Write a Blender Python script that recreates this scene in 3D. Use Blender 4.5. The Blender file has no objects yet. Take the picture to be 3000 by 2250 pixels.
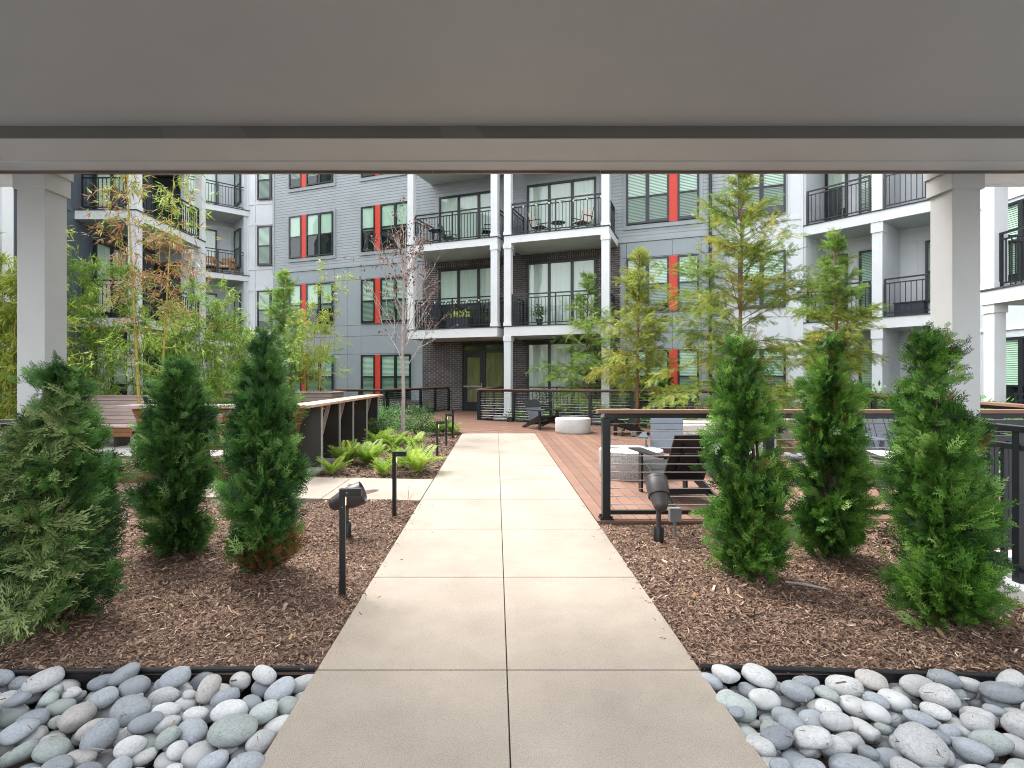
import bpy, math, random
import numpy as np
from mathutils import Vector, Matrix
R = math.radians
random.seed(7)
rng = np.random.default_rng(7)
sc = bpy.context.scene
C = sc.collection

# ------------------------------------------------------------------ camera, sky, sun, exposure
cam_d = bpy.data.cameras.new('camera')
cam = bpy.data.objects.new('camera', cam_d)
C.objects.link(cam)
cam.location = (0, 0, 1.41)
cam.rotation_euler = (R(90), 0, 0)
cam_d.sensor_width = 36
cam_d.lens = 36 * 1590 / 3000
cam_d.shift_x = 46 / 3000
cam_d.shift_y = -18 / 3000
cam_d.clip_start = 0.05
cam_d.clip_end = 2000
sc.camera = cam

SUN_EL, SUN_AZ = R(57), R(-46)          # azimuth measured clockwise from +Y
w = bpy.data.worlds.new('World')
sc.world = w
w.use_nodes = True
nt = w.node_tree
for n in list(nt.nodes):
    nt.nodes.remove(n)
sky = nt.nodes.new('ShaderNodeTexSky')
sky.sky_type = 'NISHITA'
sky.sun_disc = False
sky.sun_elevation = SUN_EL
sky.sun_rotation = SUN_AZ
sky.air_density = 1.0
sky.dust_density = 3.0
hs = nt.nodes.new('ShaderNodeHueSaturation')
hs.inputs['Saturation'].default_value = 0.22
bg = nt.nodes.new('ShaderNodeBackground')
bg.inputs['Strength'].default_value = 0.15
wo = nt.nodes.new('ShaderNodeOutputWorld')
nt.links.new(sky.outputs[0], hs.inputs['Color'])
nt.links.new(hs.outputs[0], bg.inputs['Color'])
nt.links.new(bg.outputs[0], wo.inputs['Surface'])

sun_d = bpy.data.lights.new('sun', 'SUN')
sun_d.energy = 0.55
sun_d.angle = R(20)
sun_d.color = (1.0, 0.96, 0.9)
sun = bpy.data.objects.new('sun', sun_d)
C.objects.link(sun)
sd = Vector((math.sin(SUN_AZ) * math.cos(SUN_EL), math.cos(SUN_AZ) * math.cos(SUN_EL), math.sin(SUN_EL)))
sun.rotation_euler = sd.to_track_quat('Z', 'Y').to_euler()
sun.location = sd * 40

sc.view_settings.view_transform = 'Standard'
sc.view_settings.look = 'None'
sc.view_settings.exposure = 2.5
sc.view_settings.gamma = 1
sc.render.engine = 'CYCLES'
sc.cycles.max_bounces = 8
sc.cycles.diffuse_bounces = 5
sc.cycles.transparent_max_bounces = 12
sc.cycles.use_denoising = True
sc.cycles.denoising_prefilter = 'NONE'
sc.cycles.filter_width = 1.0
sc.cycles.caustics_reflective = False
sc.cycles.caustics_refractive = False

# ------------------------------------------------------------------ materials
M = {}


def N(t, kind, **kw):
    n = t.nodes.new(kind)
    for k, v in kw.items():
        if k in n.inputs:
            n.inputs[k].default_value = v
        else:
            setattr(n, k, v)
    return n


def mat(name, base, rough=0.6, var=0.12, scale=4.0, bump=0.0, bscale=60.0, spec=0.3, metal=0.0,
        speck=None, stain=0.0, stretch=None, attr=None, objrand=0.0, vein=0.0):
    m = bpy.data.materials.new(name)
    m.use_nodes = True
    t = m.node_tree
    b = t.nodes['Principled BSDF']
    b.inputs['Roughness'].default_value = rough
    b.inputs['Metallic'].default_value = metal
    b.inputs['Specular IOR Level'].default_value = spec
    tc = N(t, 'ShaderNodeTexCoord')
    src = tc.outputs['Object']
    if stretch:
        mp = N(t, 'ShaderNodeMapping')
        mp.inputs['Scale'].default_value = stretch
        t.links.new(src, mp.inputs['Vector'])
        src = mp.outputs[0]
    nz = N(t, 'ShaderNodeTexNoise', Scale=scale, Detail=6.0, Roughness=0.6)
    t.links.new(src, nz.inputs['Vector'])
    mr = N(t, 'ShaderNodeMapRange')
    mr.inputs['From Min'].default_value = 0.3
    mr.inputs['From Max'].default_value = 0.7
    mr.inputs['To Min'].default_value = 1 - var
    mr.inputs['To Max'].default_value = 1 + var
    t.links.new(nz.outputs['Fac'], mr.inputs['Value'])
    val = mr.outputs[0]

    def mul(a, bsock):
        q = N(t, 'ShaderNodeMath', operation='MULTIPLY')
        t.links.new(a, q.inputs[0])
        t.links.new(bsock, q.inputs[1])
        return q.outputs[0]
    if stain:
        n2 = N(t, 'ShaderNodeTexNoise', Scale=0.7, Detail=8.0, Roughness=0.65)
        t.links.new(tc.outputs['Object'], n2.inputs['Vector'])
        m2 = N(t, 'ShaderNodeMapRange')
        m2.inputs['From Min'].default_value = 0.35
        m2.inputs['From Max'].default_value = 0.65
        m2.inputs['To Min'].default_value = 1 - stain
        m2.inputs['To Max'].default_value = 1 + stain * .3
        t.links.new(n2.outputs['Fac'], m2.inputs['Value'])
        val = mul(val, m2.outputs[0])
    if speck:
        sscale, amt, thr = speck
        n3 = N(t, 'ShaderNodeTexNoise', Scale=sscale, Detail=3.0, Roughness=0.7)
        t.links.new(tc.outputs['Object'], n3.inputs['Vector'])
        m3 = N(t, 'ShaderNodeMapRange')
        m3.inputs['From Min'].default_value = thr
        m3.inputs['From Max'].default_value = thr + 0.1
        m3.inputs['To Min'].default_value = 1.0 - amt
        m3.inputs['To Max'].default_value = 1.0
        t.links.new(n3.outputs['Fac'], m3.inputs['Value'])
        val = mul(val, m3.outputs[0])
    if vein:
        oi2 = N(t, 'ShaderNodeObjectInfo')
        n5 = N(t, 'ShaderNodeTexNoise', noise_dimensions='4D', Scale=1.3, Detail=3.0, Roughness=.5)
        t.links.new(tc.outputs['Object'], n5.inputs['Vector'])
        q5 = N(t, 'ShaderNodeMath', operation='MULTIPLY')
        q5.inputs[1].default_value = 40
        t.links.new(oi2.outputs['Random'], q5.inputs[0])
        t.links.new(q5.outputs[0], n5.inputs['W'])
        sb = N(t, 'ShaderNodeMath', operation='SUBTRACT')
        sb.inputs[1].default_value = .5
        t.links.new(n5.outputs['Fac'], sb.inputs[0])
        ab = N(t, 'ShaderNodeMath', operation='ABSOLUTE')
        t.links.new(sb.outputs[0], ab.inputs[0])
        m6 = N(t, 'ShaderNodeMapRange')
        m6.inputs['From Max'].default_value = .014
        m6.inputs['To Min'].default_value = 1 - vein
        m6.inputs['To Max'].default_value = 1.0
        t.links.new(ab.outputs[0], m6.inputs['Value'])
        val = mul(val, m6.outputs[0])
    if attr:
        at = N(t, 'ShaderNodeAttribute', attribute_name='rnd')
        m4 = N(t, 'ShaderNodeMapRange')
        m4.inputs['To Min'].default_value = 1 - attr
        m4.inputs['To Max'].default_value = 1 + attr
        t.links.new(at.outputs['Fac'], m4.inputs['Value'])
        val = mul(val, m4.outputs[0])
    if objrand:
        oi = N(t, 'ShaderNodeObjectInfo')
        m5 = N(t, 'ShaderNodeMapRange')
        m5.inputs['To Min'].default_value = 1 - objrand
        m5.inputs['To Max'].default_value = 1 + objrand
        t.links.new(oi.outputs['Random'], m5.inputs['Value'])
        val = mul(val, m5.outputs[0])
    vm = N(t, 'ShaderNodeVectorMath', operation='SCALE')
    vm.inputs[0].default_value = base[:3]
    t.links.new(val, vm.inputs['Scale'])
    t.links.new(vm.outputs[0], b.inputs['Base Color'])
    if bump:
        nb = N(t, 'ShaderNodeTexNoise', Scale=bscale, Detail=4.0)
        t.links.new(src, nb.inputs['Vector'])
        bp = N(t, 'ShaderNodeBump', Strength=bump, Distance=0.01)
        t.links.new(nb.outputs['Fac'], bp.inputs['Height'])
        t.links.new(bp.outputs[0], b.inputs['Normal'])
    M[name] = m
    return m


def ramp_mat(name, stops, rough=0.6, translucent=0.0, spec=0.25, attrname='rnd', noise=0.0):
    """colour picked along a ramp by the per-piece random attribute; optional translucency for leaves"""
    m = bpy.data.materials.new(name)
    m.use_nodes = True
    t = m.node_tree
    b = t.nodes['Principled BSDF']
    b.inputs['Roughness'].default_value = rough
    b.inputs['Specular IOR Level'].default_value = spec
    at = N(t, 'ShaderNodeAttribute', attribute_name=attrname)
    cr = N(t, 'ShaderNodeValToRGB')
    e = cr.color_ramp.elements
    while len(e) < len(stops):
        e.new(0.5)
    for el, (p, c) in zip(e, stops):
        el.position = p
        el.color = (*c, 1)
    t.links.new(at.outputs['Fac'], cr.inputs[0])
    t.links.new(cr.outputs[0], b.inputs['Base Color'])
    if translucent:
        tr = N(t, 'ShaderNodeBsdfTranslucent')
        t.links.new(cr.outputs[0], tr.inputs['Color'])
        mx = N(t, 'ShaderNodeMixShader')
        mx.inputs[0].default_value = translucent
        t.links.new(b.outputs[0], mx.inputs[1])
        t.links.new(tr.outputs[0], mx.inputs[2])
        t.links.new(mx.outputs[0], t.nodes['Material Output'].inputs['Surface'])
    M[name] = m
    return m


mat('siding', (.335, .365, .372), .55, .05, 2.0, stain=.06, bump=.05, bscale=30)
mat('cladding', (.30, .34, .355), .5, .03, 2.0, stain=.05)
mat('joint', (.05, .055, .06), .8)
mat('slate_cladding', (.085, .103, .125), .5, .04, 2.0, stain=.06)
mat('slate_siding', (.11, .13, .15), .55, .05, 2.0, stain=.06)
mat('white_wall', (.68, .70, .71), .55, .03, 3.0, stain=.05)
mat('pale_wall', (.55, .58, .60), .55, .03, 3.0, stain=.05)
mat('white_trim', (.70, .715, .715), .5, .03, 3.0, stain=.06)
mat('soffit', (.55, .58, .58), .6, .03, 3.0)
mat('red_panel', (0.616, 0.061, 0.035), .45, .04, 2.0)
mat('black_metal', (.009, .011, .014), .35, .1, 8.0, spec=.5)
mat('black_frame', (.016, .018, .021), .35, .1, 6.0, spec=.45)
mat('unlit_room', (.03, .034, .034), .7)  # flat sheet behind the glass; the unlit room's darkness put into its colour
mat('curtain', (.72, .76, .71), .8, .06, 2.0, stretch=(6, 6, .3))
mat('blind', (.66, .72, .64), .6, .04, 3.0)
mat('porch_paint', (0.308, 0.314, 0.319), .5, .02, 3.0, stain=.02, bump=.05, bscale=20)
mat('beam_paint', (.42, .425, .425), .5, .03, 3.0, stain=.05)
mat('beam_shade', (.13, .125, .115), .55, .04, 3.0)  # beam paint darkened: the near face's shade is put into the colour
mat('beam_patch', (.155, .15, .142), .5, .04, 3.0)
mat('column_paint', (.42, .42, .41), .5, .03, 5.0, stain=.05, bump=.08, bscale=18)
mat('flashing', (.16, .12, .10), .35, .35, 2.0, metal=.5, spec=.5)
mat('path_concrete', (.345, .296, .24), .88, .10, 1.6, bump=.25, bscale=230, speck=(230, .45, .38), stain=.2)
mat('pad_concrete', (.33, .315, .295), .8, .07, 3.0, bump=.15, bscale=120, stain=.1)
mat('slab_concrete', (.52, .53, .53), .75, .06, 3.0, stain=.08)
mat('gap', (.03, .026, .022), .9)
mat('soil', (.10, .062, .047), .95, .35, 6.0, bump=.9, bscale=55)
mat('far_soil', (.05, .04, .03), .95, .3, 6.0, bump=.6, bscale=30)
mat('deck_board', (.20, .110, .076), .55, .14, 3.0, bump=.12, bscale=40, stretch=(1, 1, 1), attr=.13, spec=.35, stain=.1)
mat('deck_fascia', (0.213, 0.106, 0.075), .55, .12, 3.0, stain=.1)
mat('cap_wood', (.20, .11, .075), .5, .15, 5.0, stretch=(.6, 6, 6), bump=.1)
mat('weathered_wood', (.40, .31, .28), .7, .14, 4.0, stretch=(.7, 3, 9), bump=.25, bscale=50, attr=.18)
mat('warm_wood', (.30, .135, .06), .6, .2, 4.0, stretch=(.7, 3, 9), bump=.2, bscale=50, attr=.2)
mat('light_wood', (.46, .30, .21), .65, .14, 4.0, stretch=(3, .7, 9), bump=.2, bscale=50, attr=.1)
mat('teak', (.38, .19, .07), .55, .2, 8.0)
mat('bronze_steel', (.028, .024, .021), .38, .25, 2.5, spec=.5, stain=.15)
mat('steel_edge', (.40, .39, .36), .45, .15, 6.0, metal=.4)
mat('cable_steel', (.55, .55, .54), .3, .05, 5.0, metal=.85)
mat('light_metal', (.011, .010, .010), .4, .15, 6.0, spec=.45)
mat('brown_enamel', (.052, .044, .045), .42, .08, 5.0, spec=.45)
mat('junction_grey', (.22, .23, .23), .6)
mat('edging_plastic', (.012, .012, .013), .4, .2, 12.0, spec=.45)
mat('corten', (.15, .065, .035), .8, .3, 6.0, bump=.2)
mat('terrazzo', (0.54, 0.54, 0.526), .55, .05, 4.0, speck=(95, .30, .40), bump=.05)
mat('terrazzo_side', (.36, .34, .325), .6, .06, 4.0, speck=(75, .55, .42), bump=.15, bscale=90)
mat('terrazzo_white', (.58, .575, .56), .6, .05, 4.0, speck=(75, .25, .42), bump=.1, bscale=90)
mat('grain_concrete', (.55, .52, .45), .75, .16, 5.0, stretch=(.6, .6, 14), bump=.2, bscale=20)
mat('chair_grey', (.085, .10, .125), .36, .06, 5.0, spec=.5)
mat('chair_slate', (.095, .107, .125), .5, .1, 5.0, spec=.4)
mat('chair_dark', (.010, .0095, .010), .4, .1, 5.0, spec=.45)
mat('chair_green', (.03, .13, .09), .45, .1, 5.0, spec=.4)
mat('wicker', (.05, .055, .07), .7, .5, 40.0)
mat('bark_grey', (.33, .28, .26), .85, .25, 14.0, bump=.4, bscale=30)
mat('bark_brown', (.20, .105, .06), .85, .3, 12.0, bump=.4, bscale=40, stretch=(4, 4, .8))
mat('bark_dark', (.05, .035, .025), .9, .3, 12.0)
mat('culm', (.36, .27, .055), .45, .15, 4.0, spec=.4, stain=.1)
mat('culm_green', (.20, .19, .05), .45, .15, 4.0, spec=.4)
mat('culm_node', (.13, .10, .05), .6)
mat('terracotta', (.35, .10, .05), .7)
mat('white_pot', (.6, .6, .58), .5)
mat('dark_pot', (.03, .033, .037), .4)
mat('cushion', (.68, .62, .52), .85)
mat('orange_fabric', (.6, .16, .04), .8)
mat('ivory_plastic', (.7, .68, .6), .5)
mat('chrome', (.6, .6, .6), .25, .03, metal=.9)
mat('door_shade', (.20, .15, .075), .6, .35, 3.0, stretch=(3, 3, .5))
mat('stone_a', (0.426, 0.431, 0.422), .68, .16, 7.0, bump=.25, bscale=45, objrand=.2, speck=(16, .09, .38), stain=.0, vein=.3)
mat('stone_b', (0.269, 0.291, 0.31), .68, .16, 7.0, bump=.25, bscale=45, objrand=.2, speck=(16, .09, .38), stain=.0, vein=.3)
mat('stone_c', (0.323, 0.358, 0.337), .68, .16, 7.0, bump=.25, bscale=45, objrand=.2, speck=(16, .09, .38), stain=.0, vein=.3)
mat('stone_d', (0.18, 0.194, 0.212), .68, .16, 7.0, bump=.25, bscale=45, objrand=.2, speck=(16, .09, .38), stain=.0, vein=.3)
mat('stone_e', (0.382, 0.364, 0.34), .68, .16, 7.0, bump=.25, bscale=45, objrand=.2, speck=(16, .09, .38), stain=.0, vein=.3)

ramp_mat('mulch', [(0, (.045, .026, .018)), (.3, (.135, .083, .056)), (.65, (.25, .162, .112)), (.9, (.40, .285, .21)), (1, (.56, .45, .35))], .85)
ramp_mat('thuja', [(0, (.010, .035, .007)), (.35, (.060, .16, .022)), (.7, (.135, .30, .04)), (1, (.28, .44, .10))], .5, .34, .35)
ramp_mat('thuja_dark', [(0, (.010, .032, .010)), (.35, (.048, .135, .027)), (.7, (.105, .24, .048)), (1, (.24, .38, .11))], .5, .32, .35)
ramp_mat('thuja_pale', [(0, (.08, .12, .035)), (.5, (.20, .27, .085)), (1, (.34, .40, .17))], .6, .3, .3)
ramp_mat('thuja_brown', [(0, (.05, .025, .010)), (.5, (.16, .075, .025)), (1, (.30, .14, .045))], .7, .2, .2)
ramp_mat('cypress_green', [(0, (.08, .16, .025)), (.5, (.17, .29, .045)), (1, (.33, .42, .09))], .55, .4, .25)
ramp_mat('cypress_bright', [(0, (.13, .27, .05)), (.5, (.29, .45, .10)), (1, (.48, .56, .18))], .55, .48, .25)
ramp_mat('cypress_gold', [(0, (.16, .21, .03)), (.45, (.30, .36, .06)), (.85, (.44, .47, .10)), (1, (.46, .32, .08))], .55, .45, .25)
ramp_mat('cypress_deep', [(0, (.07, .15, .025)), (.45, (.17, .27, .04)), (.8, (.33, .35, .06)), (1, (.40, .30, .06))], .55, .45, .25)
ramp_mat('bamboo_leaf', [(0, (.09, .18, .03)), (.45, (.24, .40, .06)), (.85, (.42, .54, .11)), (1, (.60, .54, .12))], .45, .48, .4)
ramp_mat('bamboo_yellow', [(0, (.16, .27, .04)), (.5, (.36, .46, .07)), (.85, (.52, .52, .10)), (1, (.68, .46, .08))], .45, .45, .4)
ramp_mat('bamboo_dry', [(0, (.22, .09, .03)), (.45, (.36, .18, .075)), (1, (.62, .50, .38))], .7, .3, .2)
ramp_mat('maple_dry', [(0, (.07, .032, .022)), (.6, (.16, .075, .05)), (1, (.38, .27, .21))], .7, .2, .2)
ramp_mat('fern', [(0, (.10, .19, .025)), (.5, (.24, .38, .045)), (1, (.45, .52, .10))], .5, .45, .3)
ramp_mat('shrub', [(0, (.03, .08, .025)), (.5, (.08, .17, .05)), (1, (.20, .30, .11))], .5, .35, .3)
ramp_mat('shrub_bright', [(0, (.05, .15, .04)), (.5, (.12, .29, .07)), (1, (.26, .44, .16))], .5, .35, .3)
ramp_mat('flower', [(0, (.45, .55, .12)), (1, (.75, .78, .35))], .6, .3, .2)


def glass_mat(name, tint, refl=1.45):
    m = bpy.data.materials.new(name)
    m.use_nodes = True
    t = m.node_tree
    t.nodes.remove(t.nodes['Principled BSDF'])
    tr = N(t, 'ShaderNodeBsdfTransparent')
    tr.inputs['Color'].default_value = (*tint, 1)
    gl = N(t, 'ShaderNodeBsdfGlossy')
    gl.inputs['Roughness'].default_value = 0.02
    lw_ = N(t, 'ShaderNodeLayerWeight', Blend=.5)
    pw = N(t, 'ShaderNodeMath', operation='POWER')
    pw.inputs[1].default_value = 4.0
    t.links.new(lw_.outputs['Facing'], pw.inputs[0])
    fr = N(t, 'ShaderNodeMath', operation='MULTIPLY_ADD')
    fr.inputs[1].default_value = .9
    fr.inputs[2].default_value = refl
    fr.use_clamp = True
    t.links.new(pw.outputs[0], fr.inputs[0])
    mx = N(t, 'ShaderNodeMixShader')
    t.links.new(fr.outputs[0], mx.inputs[0])
    t.links.new(tr.outputs[0], mx.inputs[1])
    t.links.new(gl.outputs[0], mx.inputs[2])
    t.links.new(mx.outputs[0], t.nodes['Material Output'].inputs['Surface'])
    M[name] = m


glass_mat('glass', (.82, .96, .88), .08)
glass_mat('glass_clear', (.84, .92, .87), .09)
glass_mat('glass_screen', (.52, .63, .57), .06)


def emit(name, col, s):
    m = bpy.data.materials.new(name)
    m.use_nodes = True
    t = m.node_tree
    t.nodes.remove(t.nodes['Principled BSDF'])
    e = N(t, 'ShaderNodeEmission')
    e.inputs['Color'].default_value = (*col, 1)
    e.inputs['Strength'].default_value = s
    t.links.new(e.outputs[0], t.nodes['Material Output'].inputs['Surface'])
    M[name] = m


emit('warm_led', (1, .55, .2), 1.6)


def brick_mat(name, ang, soldier=False):
    m = bpy.data.materials.new(name)
    m.use_nodes = True
    t = m.node_tree
    b = t.nodes['Principled BSDF']
    b.inputs['Roughness'].default_value = .8
    tc = N(t, 'ShaderNodeTexCoord')
    mp = N(t, 'ShaderNodeMapping')
    mp.inputs['Rotation'].default_value = (0, 0, ang)
    t.links.new(tc.outputs['Object'], mp.inputs['Vector'])
    sx = N(t, 'ShaderNodeSeparateXYZ')
    t.links.new(mp.outputs[0], sx.inputs[0])
    cx = N(t, 'ShaderNodeCombineXYZ')
    t.links.new(sx.outputs['X'], cx.inputs['Y' if soldier else 'X'])
    t.links.new(sx.outputs['Z'], cx.inputs['X' if soldier else 'Y'])
    br = N(t, 'ShaderNodeTexBrick')
    br.inputs['Color1'].default_value = (.042, .033, .032, 1)
    br.inputs['Color2'].default_value = (.075, .062, .060, 1)
    br.inputs['Mortar'].default_value = (.28, .26, .25, 1)
    br.inputs['Scale'].default_value = 1.0
    br.inputs['Mortar Size'].default_value = .006
    br.inputs['Brick Width'].default_value = .23
    br.inputs['Row Height'].default_value = .078
    br.inputs['Bias'].default_value = 0
    t.links.new(cx.outputs[0], br.inputs['Vector'])
    nz = N(t, 'ShaderNodeTexNoise', Scale=1.3, Detail=6.0)
    t.links.new(tc.outputs['Object'], nz.inputs['Vector'])
    mr = N(t, 'ShaderNodeMapRange')
    mr.inputs['From Min'].default_value = .3
    mr.inputs['From Max'].default_value = .7
    mr.inputs['To Min'].default_value = .75
    mr.inputs['To Max'].default_value = 1.3
    t.links.new(nz.outputs['Fac'], mr.inputs['Value'])
    vm = N(t, 'ShaderNodeVectorMath', operation='SCALE')
    t.links.new(br.outputs['Color'], vm.inputs[0])
    t.links.new(mr.outputs[0], vm.inputs['Scale'])
    t.links.new(vm.outputs[0], b.inputs['Base Color'])
    bp = N(t, 'ShaderNodeBump', Strength=.6, Distance=.006)
    bp.invert = True
    t.links.new(br.outputs['Fac'], bp.inputs['Height'])
    t.links.new(bp.outputs[0], b.inputs['Normal'])
    M[name] = m


U_MAIN = Vector((.933, -.36)).normalized()
ANG = -math.atan2(U_MAIN.y, U_MAIN.x)
brick_mat('brick', ANG)
brick_mat('brick_soldier', ANG, True)

# ------------------------------------------------------------------ object helpers
ORG = {}


def tag(o, label=None, cat=None, group=None, kind=None):
    if label:
        o['label'] = label
    if cat:
        o['category'] = cat
    if group:
        o['group'] = group
    if kind:
        o['kind'] = kind
    return o


def thing(name, label, cat, loc=(0, 0, 0), group=None, rz=0):
    o = bpy.data.objects.new(name, None)
    o.empty_display_size = .2
    C.objects.link(o)
    o.location = loc
    o.rotation_euler = (0, 0, rz)
    ORG[o.name] = Vector((0, 0, 0)) if rz else Vector(loc)
    return tag(o, label, cat, group)


def link(name, me, parent=None, kind=None):
    o = bpy.data.objects.new(name, me)
    C.objects.link(o)
    if parent:
        o.parent = parent
        ORG[o.name] = ORG.get(parent.name, Vector((0, 0, 0)))
    else:
        ORG[o.name] = Vector((0, 0, 0))
    if kind:
        o['kind'] = kind
    return o


def copy_tree(o, parent=None):
    c = o.copy()
    C.objects.link(c)
    if parent:
        c.parent = parent
    for ch in o.children:
        copy_tree(ch, c)
    return c


class MB:
    def __init__(s):
        s.v, s.f, s.mi, s.rn, s.cur, s.r = [], [], [], [], 0, .5

    def add(s, vs, fs):
        b = len(s.v)
        s.v += [tuple(p) for p in vs]
        s.rn += [s.r] * len(vs)
        for f in fs:
            s.f.append([b + i for i in f])
            s.mi.append(s.cur)

    def box(s, x0, x1, y0, y1, z0, z1):
        s.add([(x0, y0, z0), (x1, y0, z0), (x1, y1, z0), (x0, y1, z0), (x0, y0, z1), (x1, y0, z1), (x1, y1, z1), (x0, y1, z1)],
              [(0, 3, 2, 1), (4, 5, 6, 7), (0, 1, 5, 4), (1, 2, 6, 5), (2, 3, 7, 6), (3, 0, 4, 7)])

    def hexa(s, p):
        """8 corner points: bottom ring 0-3, top ring 4-7"""
        s.add(p, [(0, 3, 2, 1), (4, 5, 6, 7), (0, 1, 5, 4), (1, 2, 6, 5), (2, 3, 7, 6), (3, 0, 4, 7)])

    def bar(s, a, b, wd, ht, up=(0, 0, 1)):
        """rectangular bar from a to b, wd across, ht along up"""
        a, b = Vector(a), Vector(b)
        d = (b - a).normalized()
        up = Vector(up)
        side = d.cross(up)
        if side.length < 1e-5:
            side = d.cross(Vector((1, 0, 0)))
        side.normalize()
        u = side.cross(d).normalized()
        p = []
        for e in (a, b):
            pass
        h, q = u * ht / 2, side * wd / 2
        s.hexa([a - q - h, a + q - h, b + q - h, b - q - h, a - q + h, a + q + h, b + q + h, b - q + h])

    def prism(s, poly, z0, z1):
        n = len(poly)
        s.add([(x, y, z0) for x, y in poly] + [(x, y, z1) for x, y in poly],
              [tuple(reversed(range(n))), tuple(range(n, 2 * n))] + [(i, (i + 1) % n, n + (i + 1) % n, n + i) for i in range(n)])

    def tube(s, pts, rad, n=8, cap=True):
        pts = [Vector(p) for p in pts]
        if not hasattr(rad, '__len__'):
            rad = [rad] * len(pts)
        vs, fs = [], []
        ref = Vector((0.3, 0.9, 0.2))
        for i, p in enumerate(pts):
            d = (pts[min(i + 1, len(pts) - 1)] - pts[max(i - 1, 0)]).normalized()
            a = d.cross(ref)
            if a.length < 1e-3:
                a = d.cross(Vector((1, 0, 0)))
            a.normalize()
            b = d.cross(a)
            for k in range(n):
                t = 2 * math.pi * k / n
                vs.append(p + (a * math.cos(t) + b * math.sin(t)) * rad[i])
        for i in range(len(pts) - 1):
            for k in range(n):
                fs.append((i * n + k, i * n + (k + 1) % n, (i + 1) * n + (k + 1) % n, (i + 1) * n + k))
        if cap:
            fs.append(tuple(reversed(range(n))))
            fs.append(tuple(range((len(pts) - 1) * n, len(pts) * n)))
        s.add(vs, fs)

    def lathe(s, prof, c=(0, 0, 0), axis=(0, 0, 1), n=32):
        """prof: list of (r, h) along axis"""
        ax = Vector(axis).normalized()
        a = ax.cross(Vector((0, 1, 0)) if abs(ax.y) < .9 else Vector((1, 0, 0))).normalized()
        b = ax.cross(a)
        c = Vector(c)
        vs, fs = [], []
        for r, h in prof:
            for k in range(n):
                t = 2 * math.pi * k / n
                vs.append(c + ax * h + (a * math.cos(t) + b * math.sin(t)) * r)
        for i in range(len(prof) - 1):
            for k in range(n):
                fs.append((i * n + k, i * n + (k + 1) % n, (i + 1) * n + (k + 1) % n, (i + 1) * n + k))
        fs.append(tuple(reversed(range(n))))
        fs.append(tuple(range((len(prof) - 1) * n, len(prof) * n)))
        s.add(vs, fs)

    def build(s, name, mats, parent=None, kind=None, smooth=False, bevel=0, label=None):
        if not isinstance(mats, (list, tuple)):
            mats = [mats]
        me = bpy.data.meshes.new(name)
        o = ORG.get(parent.name, Vector((0, 0, 0))) if parent else Vector((0, 0, 0))
        me.from_pydata([(x - o.x, y - o.y, z - o.z) for x, y, z in s.v], [], s.f)
        for m in mats:
            me.materials.append(M[m])
        if len(mats) > 1:
            me.polygons.foreach_set('material_index', s.mi)
        at = me.attributes.new('rnd', 'FLOAT', 'POINT')
        at.data.foreach_set('value', s.rn)
        if smooth:
            me.polygons.foreach_set('use_smooth', [True] * len(me.polygons))
        me.update()
        ob = link(name, me, parent, kind)
        if bevel:
            bv = ob.modifiers.new('bevel', 'BEVEL')
            bv.width = bevel
            bv.segments = 2
            bv.limit_method = 'ANGLE'
        if smooth:
            try:
                me.set_sharp_from_angle(angle=R(40))
            except Exception:
                pass
        if label:
            ob['label'] = label
        return ob


def quads(name, V, rnd, matname, parent=None, kind=None):
    """V: (n,4,3) quads in world space, rnd: (n,)"""
    V = np.asarray(V, dtype=np.float32)
    n = len(V)
    o = ORG.get(parent.name, Vector((0, 0, 0))) if parent else Vector((0, 0, 0))
    V = V - np.array([o.x, o.y, o.z], dtype=np.float32)
    me = bpy.data.meshes.new(name)
    me.vertices.add(n * 4)
    me.vertices.foreach_set('co', V.reshape(-1))
    me.loops.add(n * 4)
    me.loops.foreach_set('vertex_index', np.arange(n * 4, dtype=np.int32))
    me.polygons.add(n)
    me.polygons.foreach_set('loop_start', np.arange(0, n * 4, 4, dtype=np.int32))
    try:
        me.polygons.foreach_set('loop_total', np.full(n, 4, dtype=np.int32))
    except Exception:
        pass
    at = me.attributes.new('rnd', 'FLOAT', 'POINT')
    at.data.foreach_set('value', np.repeat(np.clip(rnd, 0, 1), 4).astype(np.float32))
    me.materials.append(M[matname])
    me.update(calc_edges=True)
    me.validate()
    return link(name, me, parent, kind)


class Frame:
    """wall plane: origin O, u along the wall, n outward, z up"""

    def __init__(s, O, u):
        s.O = Vector(O)
        s.u = Vector(u).normalized()
        s.n = Vector((s.u.y, -s.u.x))

    def p(s, a, d, z):
        q = s.O + s.u * a + s.n * d
        return (q.x, q.y, z)

    def box(s, mb, a0, a1, d0, d1, z0, z1):
        # d grows toward the viewer
        mb.hexa([s.p(a0, d1, z0), s.p(a1, d1, z0), s.p(a1, d0, z0), s.p(a0, d0, z0),
                 s.p(a0, d1, z1), s.p(a1, d1, z1), s.p(a1, d0, z1), s.p(a0, d0, z1)])

    def laps(s, mb, a0, a1, z0, z1, d=0., step=.118, lip=.013):
        z = z0
        while z < z1 - 1e-3:
            t = min(z + step, z1)
            mb.r = random.random()
            mb.add([s.p(a0, d + lip, z), s.p(a1, d + lip, z), s.p(a1, d + .002, t), s.p(a0, d + .002, t),
                    s.p(a0, d, z), s.p(a1, d, z)], [(0, 1, 2, 3), (4, 5, 1, 0)])
            z = t


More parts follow.
